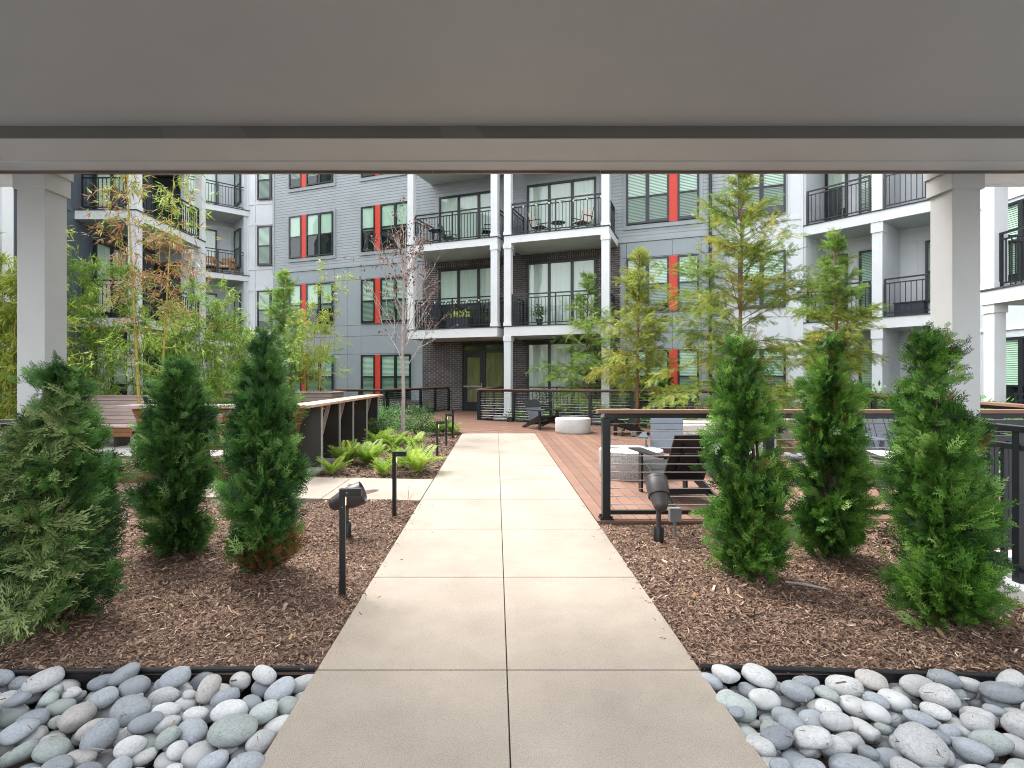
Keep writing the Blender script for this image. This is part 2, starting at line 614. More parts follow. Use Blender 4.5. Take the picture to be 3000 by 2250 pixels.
def window(fr, a0, a1, z0, z1, parent, lights=1, blind='full', d=.02, fw=.055, rail=True, drop=1.0, sill_panel=0):
    """black framed sash window with lights side by side; sub-parts pane and blind"""
    mb = MB()
    dd = d + .075
    fr.box(mb, a0, a1, d, dd, z0, z0 + fw)
    fr.box(mb, a0, a1, d, dd, z1 - fw, z1)
    fr.box(mb, a0, a0 + fw, d, dd, z0 + fw, z1 - fw)
    fr.box(mb, a1 - fw, a1, d, dd, z0 + fw, z1 - fw)
    wv = (a1 - a0) / lights
    for k in range(1, lights):
        c = a0 + wv * k
        fr.box(mb, c - .055, c + .055, d, dd, z0 + fw, z1 - fw)
    zm = (z0 + z1) / 2
    xs = [a0 + fw] + sum([[a0 + wv * k - .055, a0 + wv * k + .055] for k in range(1, lights)], []) + [a1 - fw]
    for k in range(lights):
        if rail:
            fr.box(mb, xs[2 * k], xs[2 * k + 1], d, dd - .012, zm - .025, zm + .025)
    mb.cur = 1
    mb.add([fr.p(a0 + fw, d + .004, z0 + fw), fr.p(a1 - fw, d + .004, z0 + fw), fr.p(a1 - fw, d + .004, z1 - fw), fr.p(a0 + fw, d + .004, z1 - fw)], [(0, 1, 2, 3)])
    wn = mb.build('window', ['black_frame', 'unlit_room'], parent)
    pn = MB()
    for k in range(lights):
        for q, (za, zb, off) in enumerate(((z0 + fw, zm, .045), (zm, z1 - fw, .055))):
            pn.cur = 1 - q
            tl = random.uniform(-.006, .006)
            pn.add([fr.p(xs[2 * k], d + off, za), fr.p(xs[2 * k + 1], d + off + tl, za), fr.p(xs[2 * k + 1], d + off, zb), fr.p(xs[2 * k], d + off + tl, zb)], [(0, 1, 2, 3)])
    pn.build('pane', ['glass', 'glass_screen'], wn)
    if blind:
        bm = MB()
        for k in range(lights):
            if blind == 'full':
                dr = drop if lights == 1 else drop - random.choice([0, 0, .04])
                zt, zb = z1 - fw, z0 + fw + (1 - dr) * (z1 - z0 - 2 * fw)
                z = zt
                st = .05
                while z > zb + st:
                    bm.add([fr.p(xs[2 * k] + .008, d + .014, z - .002), fr.p(xs[2 * k + 1] - .008, d + .014, z - .002),
                            fr.p(xs[2 * k + 1] - .008, d + .032, z - st * .86), fr.p(xs[2 * k] + .008, d + .032, z - st * .86)], [(0, 1, 2, 3)])
                    z -= st
            else:
                zt = z1 - fw
                zb = z0 + fw + (1 - drop) * (z1 - z0 - 2 * fw)
                bm.add([fr.p(xs[2 * k] + .008, d + .02, zb), fr.p(xs[2 * k + 1] - .008, d + .02, zb), fr.p(xs[2 * k + 1] - .008, d + .02, zt), fr.p(xs[2 * k] + .008, d + .02, zt)], [(0, 1, 2, 3)])
        bm.build('blind', 'blind', wn)
    return wn


def slider(fr, a0, a1, z0, z1, parent, panels=3, drops=(1, 1, 1), d=.02, name='sliding_door'):
    fw = .07
    mb = MB()
    dd = d + .09
    fr.box(mb, a0, a1, d, dd, z0, z0 + .06)
    fr.box(mb, a0, a1, d, dd, z1 - fw, z1)
    wv = (a1 - a0) / panels
    for k in range(panels + 1):
        c = a0 + wv * k
        h = .05 if 0 < k < panels else fw
        l0, l1 = (c, c + h) if k == 0 else ((c - h, c) if k == panels else (c - h, c + h))
        fr.box(mb, l0, l1, d, dd - (.02 if k % 2 else 0), z0 + .06, z1 - fw)
    mb.cur = 1
    mb.add([fr.p(a0 + .02, d + .004, z0 + .02), fr.p(a1 - .02, d + .004, z0 + .02), fr.p(a1 - .02, d + .004, z1 - .02), fr.p(a0 + .02, d + .004, z1 - .02)], [(0, 1, 2, 3)])
    dn = mb.build(name, ['black_frame', 'unlit_room'], parent)
    pn, cu = MB(), MB()
    for k in range(panels):
        l, r = a0 + wv * k + .05, a0 + wv * (k + 1) - .05
        tl = random.uniform(-.008, .008)
        pn.add([fr.p(l, d + .05, z0 + .06), fr.p(r, d + .05 + tl, z0 + .06), fr.p(r, d + .05, z1 - fw), fr.p(l, d + .05 + tl, z1 - fw)], [(0, 1, 2, 3)])
        dr = drops[k % len(drops)]
        if dr > 0:
            zb = z1 - fw - dr * (z1 - fw - z0 - .06)
            m = 9
            vs, fs = [], []
            for i in range(m + 1):
                a = l + (r - l) * i / m
                o = d + .022 + .010 * (i % 2)
                vs += [fr.p(a, o, zb), fr.p(a, o, z1 - fw)]
            for i in range(m):
                fs.append((2 * i, 2 * i + 2, 2 * i + 3, 2 * i + 1))
            cu.add(vs, fs)
    pn.build('pane', 'glass_clear', dn)
    if cu.v:
        cu.build('curtain', 'curtain', dn)
    return dn


def rail_run(mb, a, b, z0, h=1.05, gap=.115, post_step=1.25, ends=(True, True)):
    """black picket balcony railing between two ground points, one joined mesh"""
    a, b = Vector(a), Vector(b)
    L = (b - a).length
    d = (b - a) / L
    P = lambda t, z: (a.x + d.x * t, a.y + d.y * t, z)
    mb.bar(P(0, z0 + h), P(L, z0 + h), .05, .04)
    mb.bar(P(0, z0 + h - .12), P(L, z0 + h - .12), .035, .03)
    mb.bar(P(0, z0 + .09), P(L, z0 + .09), .035, .03)
    n = max(1, round(L / post_step))
    for i in range(n + 1):
        if (i == 0 and not ends[0]) or (i == n and not ends[1]):
            continue
        t = min(max(L * i / n, .022), L - .022)
        mb.bar(P(t, z0), P(t, z0 + h - .02), .045, .045, (d.x, d.y, 0))
    m = int(L / gap)
    for i in range(1, m):
        t = L * i / m
        mb.bar(P(t, z0 + .09), P(t, z0 + h - .12), .017, .017, (d.x, d.y, 0))


def balcony_post(fr, a, d, z0, z1, parent, wd=.24, base=True, cap=True):
    mb = MB()
    h = wd / 2
    fr.box(mb, a - h, a + h, d - h, d + h, z0, z1)
    if cap:
        fr.box(mb, a - h - .022, a + h + .022, d - h - .022, d + h + .022, z1 - .17, z1 - .002)
    if base:
        fr.box(mb, a - h - .018, a + h + .018, d - h - .018, d + h + .018, z0 + .001, z0 + .12)
    return mb.build('post', 'white_trim', parent)


F2, F3, F4 = 3.15, 6.20, 9.25
WIN = {1: (.56, 2.35), 2: (3.66, 5.46), 3: (6.63, 8.46), 4: (9.70, 11.5)}

# ------------------------------------------------------------------ ground, beds, path, deck
mb = MB()
mb.add([(-150, -60, -.16), (150, -60, -.16), (150, 150, -.16), (-150, 150, -.16)], [(0, 1, 2, 3)])
mb.build('ground', 'far_soil', kind='structure')

PX0, PX1 = -.868, .985


def path_slab(mb, poly, z1=0.):
    mb.prism(poly, -.12, z1)


mb = MB()
g = .0025
ga = .0045
ys = [-1.2, .18, 1.40, 2.622, 3.842, 5.062, 6.282, 7.50, 8.72, 9.94, 11.16, 12.38, 13.82]
for i in range(len(ys) - 1):
    for (xa, xb) in ((PX0, .052 - g), (.052 + g, PX1)):
        path_slab(mb, [(xa, ys[i] + ga), (xb, ys[i] + ga), (xb, ys[i + 1] - ga), (xa, ys[i + 1] - ga)])
mb.build('path', 'path_concrete', kind='structure', bevel=.004)
mb = MB()
mb.box(PX0 + .01, PX1 - .01, -1.19, 13.81, -.14, -.012)
mb.build('path_bedding', 'gap', kind='structure')
mb = MB()
xe = [PX0 - .008, -2.05, -3.3, -4.3]
for i in range(3):
    a, b = xe[i] - .004, xe[i + 1] + .004
    f0 = lambda x: 6.26 - .075 * (x - PX0)
    f1 = lambda x: 7.56 - .095 * (x - PX0)
    path_slab(mb, [(b, f0(b)), (a, f0(a)), (a, f1(a)), (b, f1(b))], -.002)
mb.build('side_path', 'path_concrete', kind='structure', bevel=.004)

# mulch beds as gently uneven sheets


def hill(x, y):
    return .018 * math.sin(1.7 * x + .6) * math.cos(1.3 * y) + .014 * math.sin(4.1 * x + 2.2 * y) + .008 * math.sin(9 * x - 7 * y)


BASES = [(-2.59, 3.19), (-2.60, 4.37), (-1.64, 3.85), (1.81, 3.85), (2.63, 4.2), (2.64, 3.08)]


def mulch_z(x, y):
    z = -.03 + hill(x, y)
    for bx, by in BASES:
        z += .055 * math.exp(-((x - bx) ** 2 + (y - by) ** 2) / .07)
    if y < 2.9:
        z = z * max(0, (y - 2.6) / .3) + -.012 * (1 - max(0, (y - 2.6) / .3))
    return z


def mulch_sheet(name, x0, x1, y0, y1, st=.09):
    nx, ny = int((x1 - x0) / st) + 1, int((y1 - y0) / st) + 1
    mb = MB()
    vs = []
    for j in range(ny + 1):
        for i in range(nx + 1):
            x, y = x0 + (x1 - x0) * i / nx, y0 + (y1 - y0) * j / ny
            vs.append((x, y, mulch_z(x, y)))
    mb.add(vs, [(j * (nx + 1) + i, j * (nx + 1) + i + 1, (j + 1) * (nx + 1) + i + 1, (j + 1) * (nx + 1) + i) for j in range(ny) for i in range(nx)])
    return mb.build(name, 'soil', kind='structure', smooth=True)


mulch_sheet('mulch_bed', -3.31, PX0, 2.6, 7.2)
mulch_sheet('mulch_bed', PX1, 3.35, 2.6, 5.6)
mulch_sheet('mulch_bed', 3.35, 7.5, 4.2, 5.6, .2)
mulch_sheet('mulch_bed', -3.4, PX0, 7.55, 14.6, .2)
mulch_sheet('mulch_bed', -12, -3.31, 4.2, 7.3, .25)


def chips(n, x0, x1, y0, y1, s0=.011, s1=.036, near=True):
    x = rng.uniform(x0, x1, n)
    y = rng.uniform(y0, y1, n)
    z = np.array([mulch_z(a, b) for a, b in zip(x, y)]) + rng.uniform(.001, .016, n)
    L = rng.uniform(s0, s1, n) * (1 + (rng.random(n) > .96) * .9)
    W = L * rng.uniform(.12, .38, n)
    yaw = rng.uniform(0, np.pi, n)
    pitch = rng.normal(0, .33, n)
    roll = rng.normal(0, .5, n)
    dx = np.stack([np.cos(yaw) * np.cos(pitch), np.sin(yaw) * np.cos(pitch), np.sin(pitch)], 1)
    sd_ = np.stack([-np.sin(yaw) * np.cos(roll), np.cos(yaw) * np.cos(roll), np.sin(roll)], 1)
    c = np.stack([x, y, z], 1)
    a = dx * (L / 2)[:, None]
    b = sd_ * (W / 2)[:, None]
    k = rng.uniform(.3, 1, (n, 1))
    V = np.stack([c - a - b * k, c + a - b, c + a * .9 + b * k, c - a * .95 + b], 1)
    r = np.clip(rng.beta(2.2, 2.6, n) + (rng.random(n) > .985) * .4, 0, 1)
    return V, r


parts = [chips(76000, -3.3, PX0 - .012, 2.63, 6.3), chips(66000, PX1 + .012, 3.33, 2.63, 5.3),
         chips(6000, 3.3, 6, 4.3, 5.3, .03, .07), chips(9000, -2.75, PX0 - .01, 7.62, 14.0, .03, .07),
         chips(7000, -6.0, -3.3, 4.3, 6.6, .03, .07)]
quads('mulch', np.concatenate([p[0] for p in parts]), np.concatenate([p[1] for p in parts]), 'mulch', kind='stuff')
# a few pale dead leaves and splinters lying on the mulch
n = 55
V, r = chips(n, -2.9, -.95, 2.7, 6.0, .035, .075)
V2, r2 = chips(n, 1.05, 2.95, 2.7, 5.2, .035, .075)
sp_x = np.concatenate([PX0 + rng.exponential(.05, 70), PX1 - rng.exponential(.05, 70)])
V4, r4 = chips(140, 0, .01, 2.7, 6.2, .01, .03)
V4 = V4 - V4.mean(1, keepdims=True) * np.array([1, 0, 1]) + np.stack([sp_x, 0 * sp_x, .006 + 0 * sp_x], 1)[:, None, :]
V5, r5 = chips(60, -2.6, -.9, 1.9, 2.55, .012, .03)
V5[:, :, 2] += .045
V6, r6 = chips(60, 1.05, 2.6, 1.9, 2.5, .012, .03)
V6[:, :, 2] += .045
quads('spilled_mulch', np.concatenate([V4, V5, V6]), np.concatenate([r4, r5, r6]), 'mulch', kind='stuff')
V3 = np.concatenate([V, V2])
V3[:, :, 2] += .012
quads('dead_leaves', V3, np.concatenate([r, r2]) * .6 + .4, 'bamboo_dry', kind='stuff')

# deck ------------------------------------------------------------


def clip(poly, px, py, nx, ny):
    """keep the part of poly with (p - P).n >= 0"""
    out = []
    for i in range(len(poly)):
        a, b = poly[i], poly[(i + 1) % len(poly)]
        da = (a[0] - px) * nx + (a[1] - py) * ny
        db = (b[0] - px) * nx + (b[1] - py) * ny
        if da >= 0:
            out.append(a)
        if da * db < 0:
            t = da / (da - db)
            out.append((a[0] + (b[0] - a[0]) * t, a[1] + (b[1] - a[1]) * t))
    return out


def boards(mb, poly, ang, wd=.14, gap=.006, z0=-.03, z1=.006, zf=None):
    c, s = math.cos(ang), math.sin(ang)
    nx, ny = -s, c
    ts = [x * nx + y * ny for x, y in poly]
    t = math.floor(min(ts) / wd) * wd
    while t < max(ts):
        q = clip(poly, nx * (t + gap / 2), ny * (t + gap / 2), nx, ny)
        if len(q) >= 3:
            q = clip(q, nx * (t + wd - gap / 2), ny * (t + wd - gap / 2), -nx, -ny)
        if len(q) >= 3:
            # split the strip lengthwise into boards with butt joints
            ls = [x * c + y * s for x, y in q]
            l = min(ls) - random.uniform(0, 4.5)
            while l < max(ls):
                b = clip(clip(q, c * (l + .0015), s * (l + .0015), c, s), c * (l + 4.88 - .0015), s * (l + 4.88 - .0015), -c, -s) if len(q) >= 3 else []
                if len(b) >= 3:
                    mb.r = random.random()
                    n = len(b)
                    zz = [zf(x, y) if zf else 0 for x, y in b]
                    mb.add([(x, y, z0 + k) for (x, y), k in zip(b, zz)] + [(x, y, z1 + k) for (x, y), k in zip(b, zz)],
                           [tuple(reversed(range(n))), tuple(range(n, 2 * n))] + [(i, (i + 1) % n, n + (i + 1) % n, n + i) for i in range(n)])
                l += 4.88
        t += wd


DK_NEAR = 5.33
FAR0, FAR1, NR = (-.56, 17.2), (8.2, 13.4), (5.95, DK_NEAR)
ramp = lambda x, y: .15 * min(1, max(0, (y - 14.5) / 5.5))
mainp = [(PX1 + .006, DK_NEAR + .05), NR, FAR1, (4.2, 15.14), (PX1 + .006, 13.83)]
farp = [(PX0 - .02, 13.83), (PX1 + .006, 13.83), (4.2, 15.14), FAR0, (.35, 20.4), (-1.8, 21.2), (-3.55, 17.6), (-1.05, 14.3)]
mb = MB()
boards(mb, mainp, R(90))
boards(mb, farp, R(24), zf=ramp)
mb.build('deck', 'deck_board', kind='structure')
mb = MB()
mb.prism([(PX1 + .02, DK_NEAR + .08), (NR[0], NR[1] + .03), FAR1, (4.2, 15.14), (PX1 + .02, 13.83)], -.16, -.034)
mb.prism([(PX1 + .02, 13.86), (4.2, 15.14), FAR0, (-3.4, 17.5), (-1.05, 14.3), (PX0, 13.85)], -.155, -.036)
mb.build('deck_joists', 'gap', kind='structure')
mb = MB()
mb.box(PX1 + .006, NR[0], DK_NEAR, DK_NEAR + .046, -.02, .007)
mb.cur = 1
mb.box(PX1 + .01, NR[0], DK_NEAR + .012, DK_NEAR + .04, -.17, -.022)
mb.build('deck_fascia', ['deck_board', 'deck_fascia'], kind='structure', bevel=.004)

# concrete patios beside the passage, each carrying a column and railing
for sx, lab in ((-1, 'left'), (1, 'right')):
    mb = MB()
    xa = 3.30 if sx < 0 else 3.34
    x0, x1 = (xa * sx, 9.0 * sx) if sx > 0 else (9.0 * sx, xa * sx)
    mb.box(x0, x1, -2, 4.25, -.15, .065)
    mb.build('patio', 'slab_concrete', kind='structure', bevel=.01)

# concrete pad under the timber seating and raised mulch strip
mb = MB()
mb.prism([(-12, 9.35), (-3.2, 9.35), (-3.2, 8.2), (-2.68, 8.2), (-2.62, 13.2), (-12, 13.2)], -.15, .012)
mb.build('seating_pad', 'pad_concrete', kind='structure', bevel=.01)
mb = MB()
mb.prism([(-12, 7.42), (-3.9, 7.42), (-3.6, 7.7), (-3.3, 8.1), (-3.25, 9.34), (-12, 9.34)], -.15, .06)
mb.build('mulch_bed', 'soil', kind='structure')
n = 9000
x = rng.uniform(-8, -3.4, n)
y = rng.uniform(7.75, 9.3, n)
V, r = chips(n, 0, 1, 0, 1, .03, .07)
V = V - V.mean(1, keepdims=True) + np.stack([x, y, .066 + rng.uniform(0, .015, n)], 1)[:, None, :]
quads('mulch', V, r, 'mulch', kind='stuff')

# ------------------------------------------------------------------ covered passage (porch)
porch = thing('covered_passage', 'grey painted flat ceiling, deep beam and two square columns framing the courtyard', 'porch roof', (0, 2.0, 0))
BY0, BY1, BZ, CZ = 3.445, 3.95, 2.926, 3.008
mb = MB()
mb.box(-9, 9, 1.85, BY0 + .3, CZ, CZ + .16)
mb.build('ceiling', 'porch_paint', porch)
mb = MB()
mb.box(-9, 9, BY0, BY1 - .16, BZ, CZ - .001)
mb.box(-9, 9, BY1 - .16, BY1, BZ - .008, CZ + .3)
mb.build('beam', 'beam_paint', porch, bevel=.004)
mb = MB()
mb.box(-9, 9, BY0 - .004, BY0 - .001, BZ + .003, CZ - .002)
bf = mb.build('beam_face_shade', 'beam_shade', porch)  # thin dark sheet over the beam's near face, standing for its shade
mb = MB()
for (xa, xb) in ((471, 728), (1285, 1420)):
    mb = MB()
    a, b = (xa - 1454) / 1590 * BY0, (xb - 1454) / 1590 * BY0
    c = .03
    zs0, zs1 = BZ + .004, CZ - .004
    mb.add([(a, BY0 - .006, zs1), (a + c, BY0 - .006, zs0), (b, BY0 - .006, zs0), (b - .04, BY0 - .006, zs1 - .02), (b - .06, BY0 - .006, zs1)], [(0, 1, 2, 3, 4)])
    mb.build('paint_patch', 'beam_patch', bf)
mb = MB()
x = -9.0
while x < 9:
    L = random.choice([1.22, 1.83, 2.44])
    dz = random.uniform(-.003, .004)
    mb.r = random.random()
    mb.box(x, min(9, x + L - .004), BY1 + .001, BY1 + .022, BZ - .026 + dz, BZ + .1)
    x += L
mb.build('flashing', 'flashing', porch)
mb = MB()
mb.box(-12, 12, -4.6, -4.2, -.2, 1.3)
mb.build('rear_light_block', 'porch_paint', porch)  # added out of view to cut low sky light on the column fronts
CY, CS = 3.985, .205
mb = MB()
mb.box(-9, 9, 3.98, 4.25, 3.13, 3.5)
mb.build('header', 'white_trim', porch)
for sx, xi in ((-1, -3.315), (1, 3.35)):
    x0, x1 = (xi - CS, xi) if sx < 0 else (xi, xi + CS)
    mb = MB()
    mb.box(x0, x1, CY, CY + CS, .065, 3.128)
    col = mb.build('column', 'column_paint', porch, bevel=.003)
    mb = MB()
    e = .018
    mb.box(x0 - e, x1 + e, CY - e, CY + CS + e, 2.795, 3.126)
    e = .03
    mb.box(x0 - e, x1 + e, CY - e + .05, CY + CS + e, 2.93, 3.127)
    mb.build('capital', 'column_paint', col, bevel=.003)
    mb = MB()
    xa, xb = (-9, x0 - .06) if sx < 0 else (x1 + .06, 9)
    mb.box(xa, xb, 4.03, 4.25, BZ, 3.128)
    mb.box(xa, xb, 4.251, 4.27, BZ - .014, BZ + .4)
    mb.build('eave_trim', 'white_trim', porch)

# porch-side black picket railings: one run along the passage, one across
for sx, xr, lab in ((-1, -3.40, 'black metal picket railing at the left column, rails level, meeting the leftmost conical evergreen'),
                    (1, 3.44, 'black metal picket railing at the right column beside the rightmost conical evergreen')):
    t = thing('picket_railing', lab, 'railing', (xr, CY, .065))
    runs = [((xr, CY - .01), (xr, .6)), ((xr + sx * .12, CY + .1), (sx * 8.5, CY + .1))]
    for (a, b) in runs:
        a, b = Vector(a), Vector(b)
        L = (b - a).length
        d = (b - a) / L
        P = lambda q, z: (a.x + d.x * q, a.y + d.y * q, z)
        for z, wd, ht in ((1.075, .06, .042), (.955, .045, .04), (.155, .045, .035)):
            mb = MB()
            mb.bar(P(0, z), P(L, z), wd, ht)
            mb.build('rail', 'black_metal', t, bevel=.004)
        q = .09
        k = 0
        while q < L - .05 and k < 34:
            mb = MB()
            post = k % 12 == 3
            mb.bar(P(q, .066 if post else .155), P(q, .955 if not post else 1.055), .05 if post else .028, .05 if post else .028, (d.x, d.y, 0))
            mb.build('post' if post else 'baluster', 'black_metal', t)
            q += .105
            k += 1

# ------------------------------------------------------------------ main apartment block
main = thing('apartment_building', 'four storey grey apartment block with red window panels, lap siding and dark brick entrance bay', 'apartment building', (-2, 22, 0))
FM = Frame((-9.95, 24.19), U_MAIN)
ZT = 12.6
SB0, SB1, SE = 7.55, 15.24, 18.62
mb = MB()
FM.box(mb, 0, SE, -1.3, -.001, -.3, ZT)
mb.build('wall', 'cladding', main)
mb = MB()
FM.laps(mb, .1, SE - .06, 6.14, ZT)
FM.box(mb, 0, .1, 0, .03, 6.14, ZT)
FM.box(mb, SE - .06, SE, 0, .03, 6.14, ZT)
FM.box(mb, 0, SE, 0, .045, 6.04, 6.14)
mb.build('siding', 'siding', main)
# smooth panel cladding with open joints
gl, gr = (.955, 3.28), (4.70, 7.03)
wr = (15.46, 17.82)


def panels(mb, a_list, z_list, gp=.014):
    for i in range(len(a_list) - 1):
        for j in range(len(z_list) - 1):
            FM.box(mb, a_list[i] + gp / 2, a_list[i + 1] - gp / 2, .001, .016, z_list[j] + gp / 2, z_list[j + 1] - gp / 2)


mb = MB()
zl = [.50, 2.40, 3.14, 3.60, 5.50, 6.03]
panels(mb, [0, .955, 3.33, 4.0, 4.66, 6.3, SB0], zl)
mb.build('panel_cladding', 'cladding', main)
mb = MB()
panels(mb, [SB1 + .02, 15.46, 16.95, 17.85, SE], zl)
mb.build('panel_cladding', 'cladding', main)
mb = MB()
FM.box(mb, 0.02, SB0 - .01, -.002, .0005, .5, 6.03)
FM.box(mb, SB1 + .03, SE - .02, -.002, .0005, .5, 6.03)
mb.build('joint_backing', 'joint', main)
mb = MB()
FM.box(mb, SB0, SB1, .002, .03, -.3, 6.04)
FM.box(mb, 0, SB0 - .002, .002, .04, -.3, .40)
FM.box(mb, SB1 + .002, SE, .002, .04, -.3, .40)
mb.build('brick_wall', 'brick', main)
for (a, b, d0, d1, z, h) in ((0, SB0 - .003, .003, .055, .402, .098), (SB1 + .003, SE, .003, .055, .402, .098), (8.25, 10.9, .031, .036, 5.66, .22), (11.85, 14.5, .031, .036, 5.66, .22),
                            (9.2, 11.1, .031, .036, 2.735, .22), (11.85, 14.5, .031, .036, 2.735, .22)):
    mb = MB()
    FM.box(mb, a, b, d0, d1, z, z + h)
    mb.build('soldier_course', 'brick_soldier', main)
for (a, b, z) in ((8.22, 10.92, 5.62), (11.82, 14.52, 5.62), (9.2, 11.12, 2.70), (11.82, 14.52, 2.70)):
    mb = MB()
    FM.box(mb, a, b, .031, .075, z, z + .03)
    mb.build('lintel', 'black_frame', main)

# windows with red panels between
for fl in (1, 2, 3, 4):
    z0, z1 = WIN[fl]
    for gi, (a0, order) in enumerate(((gl[0], 'srd'), (gr[0], 'srd'), (wr[0], 'drs'))):
        a = a0
        for ch in order:
            wd = {'s': .665, 'r': .275, 'd': 1.39}[ch]
            if ch == 'r':
                mb = MB()
                FM.box(mb, a + .002, a + wd - .002, .02, .07, z0 - .02, z1 + .01)
                mb.build('red_panel', 'red_panel', main)
            else:
                style, drop = 'full', random.choice([1.0, 1.0, .96, .82])
                if fl == 3 and gi == 0:
                    style, drop = 'roller', .52
                if fl == 3 and gi == 1:
                    style, drop = 'roller', .55
                if fl == 2 and gi == 0:
                    style, drop = 'roller', .62
                if fl == 4 and gi == 0:
                    style, drop = 'full', .8
                if fl == 2 and gi == 2:
                    drop = .9
                if fl == 1 and gi == 2:
                    drop = .95
                window(FM, a, a + wd, z0, z1, main, 1 if ch == 's' else 2, style, drop=drop)
            a += wd
        if fl >= 3:
            mb = MB()
            b0, b1 = a0 - .11, a + .11
            FM.box(mb, b0, a0 - .002, .005, .045, z0 - .16, z1 + .12)
            FM.box(mb, a + .002, b1, .005, .045, z0 - .16, z1 + .12)
            FM.box(mb, a0, a, .005, .045, z1 + .012, z1 + .12)
            FM.box(mb, a0, a, .005, .055, z0 - .16, z0 - .022)
            mb.build('window_trim', 'siding', main)
# downspout
mb = MB()
q = FM.p(18.13, .09, 0)
mb.tube([(q[0], q[1], -.1), (q[0], q[1], ZT)], .05, 10)
mb.build('downspout', 'black_frame', main)

# sliding doors behind the balconies
slider(FM, 8.31, 10.83, F3, 8.43, main, drops=(1, .98, 1))
slider(FM, 11.9, 14.42, F3, 8.43, main, drops=(1, 1, 1))
slider(FM, 8.31, 10.83, F2, 5.60, main, d=.04, drops=(.55, .55, .55))
slider(FM, 11.9, 14.42, F2, 5.60, main, d=.04, drops=(1, 1, .95))
slider(FM, 11.9, 14.42, .16, 2.68, main, d=.04, drops=(1, 1, 1))
slider(FM, 8.31, 10.83, F4, 11.4, main, drops=(1, 1, 1))
slider(FM, 11.9, 14.42, F4, 11.4, main, drops=(1, 1, 1))
# door trims on siding
mb = MB()
for a0, a1 in ((8.31, 10.83), (11.9, 14.42)):
    FM.box(mb, a0 - .1, a0 - .002, .005, .05, F3, 8.53)
    FM.box(mb, a1 + .002, a1 + .1, .005, .05, F3, 8.53)
    FM.box(mb, a0, a1, .005, .05, 8.435, 8.53)
mb.build('door_trim', 'siding', main)
# entrance door with sidelight and transom
E0, E1, EZ0, EZ1 = 9.30, 11.03, .16, 2.69
EM = 10.22
mb = MB()
d0, d1 = .04, .14
for a, b, z0, z1 in ((E0, E0 + .07, EZ0, EZ1), (E1 - .06, E1, EZ0, EZ1), (EM - .045, EM + .045, EZ0, EZ1),
                     (E0 + .07, EM - .045, EZ1 - .06, EZ1), (EM + .045, E1 - .06, EZ1 - .06, EZ1),
                     (E0 + .07, EM - .045, 2.36, 2.43), (EM + .045, E1 - .06, 2.36, 2.43),
                     (EM + .045, E1 - .06, EZ0, EZ0 + .1)):
    FM.box(mb, a, b, d0, d1, z0, z1)
mb.cur = 1
mb.add([FM.p(E0 + .03, .045, EZ0), FM.p(E1 - .03, .045, EZ0), FM.p(E1 - .03, .045, 2.4), FM.p(E0 + .03, .045, 2.4)], [(0, 1, 2, 3)])
mb.cur = 2
mb.add([FM.p(E0 + .03, .045, 2.4), FM.p(E1 - .03, .045, 2.4), FM.p(E1 - .03, .045, EZ1), FM.p(E0 + .03, .045, EZ1)], [(0, 1, 2, 3)])
ed = mb.build('entrance_door', ['black_frame', 'door_shade', 'unlit_room'], main)
mb = MB()
l, r = E0 + .075, EM - .05
for a, b, z0, z1 in ((l, l + .12, EZ0 + .01, 2.355), (r - .12, r, EZ0 + .01, 2.355), (l + .12, r - .12, 2.2, 2.355), (l + .12, r - .12, EZ0 + .01, .50)):
    FM.box(mb, a, b, .07, .125, z0, z1)
mb.build('door_leaf', 'black_frame', ed)
mb = MB()
for a, b, z0, z1 in ((l + .12, r - .12, .5, 2.2), (EM + .045, E1 - .06, EZ0 + .1, 2.36), (E0 + .07, EM - .045, 2.43, EZ1 - .06), (EM + .045, E1 - .06, 2.43, EZ1 - .06)):
    mb.add([FM.p(a, .085, z0), FM.p(b, .085, z0), FM.p(b, .085, z1), FM.p(a, .085, z1)], [(0, 1, 2, 3)])
mb.build('pane', 'glass', ed)
mb = MB()
FM.box(mb, l + .02, r - .05, .13, .17, 1.05, 1.12)
FM.box(mb, r - .06, r - .02, .126, .165, 1.0, 1.22)
mb.build('push_bar', 'chrome', ed)

# balconies of the main block
BD = 1.75


def balcony(fr, a0, a1, d0, d1, z, parent, th=.27, rails=(), fascia='white_trim', soff=True):
    mb = MB()
    fr.box(mb, a0, a1, d0, d1, z - th, z - .03)
    mb.cur = 1
    fr.box(mb, a0 - .02, a1 + .02, d0, d1 + .025, z - .029, z)
    mb.cur = 2
    mb.add([fr.p(a0 + .05, d0, z - th - .004), fr.p(a1 - .05, d0, z - th - .004), fr.p(a1 - .05, d1 - .05, z - th - .004), fr.p(a0 + .05, d1 - .05, z - th - .004)], [(0, 1, 2, 3)])
    bo = mb.build('balcony', [fascia, 'joint', 'soffit'], parent)
    if rails:
        rb = MB()
        for (p, q) in rails:
            A, B = fr.p(*p, 0), fr.p(*q, 0)
            rail_run(rb, A[:2], B[:2], z)
        rb.build('railing', 'black_metal', bo)
    return bo


for (a0, a1) in ((7.95, 11.42), (11.66, 15.17)):
    for z in (F2, F3, F4):
        e0, e1 = a0 + .12, a1 - .12
        bo = balcony(FM, a0, a1, .03, BD + .12, z, main, .28 if z > F2 else .34,
                     rails=(((e0 + .12, BD), (e1 - .12, BD)), ((e0, BD - .12), (e0, .1)), ((e1, BD - .12), (e1, .1))))
        for k, a in enumerate((e0, e1)):
            balcony_post(FM, a, BD, z, z + 3.05 - (.28 if z < F4 else -.3), bo)
    if a0 > 10:
        for k, a in enumerate((a0 + .12, a1 - .12)):
            p = balcony_post(FM, a, BD, .12, F2 - .34, main)
            mb = MB()
            FM.box(mb, a - .2, a + .2, BD - .2, BD + .2, -.15, .12)
            mb.build('pedestal', 'pad_concrete', p)

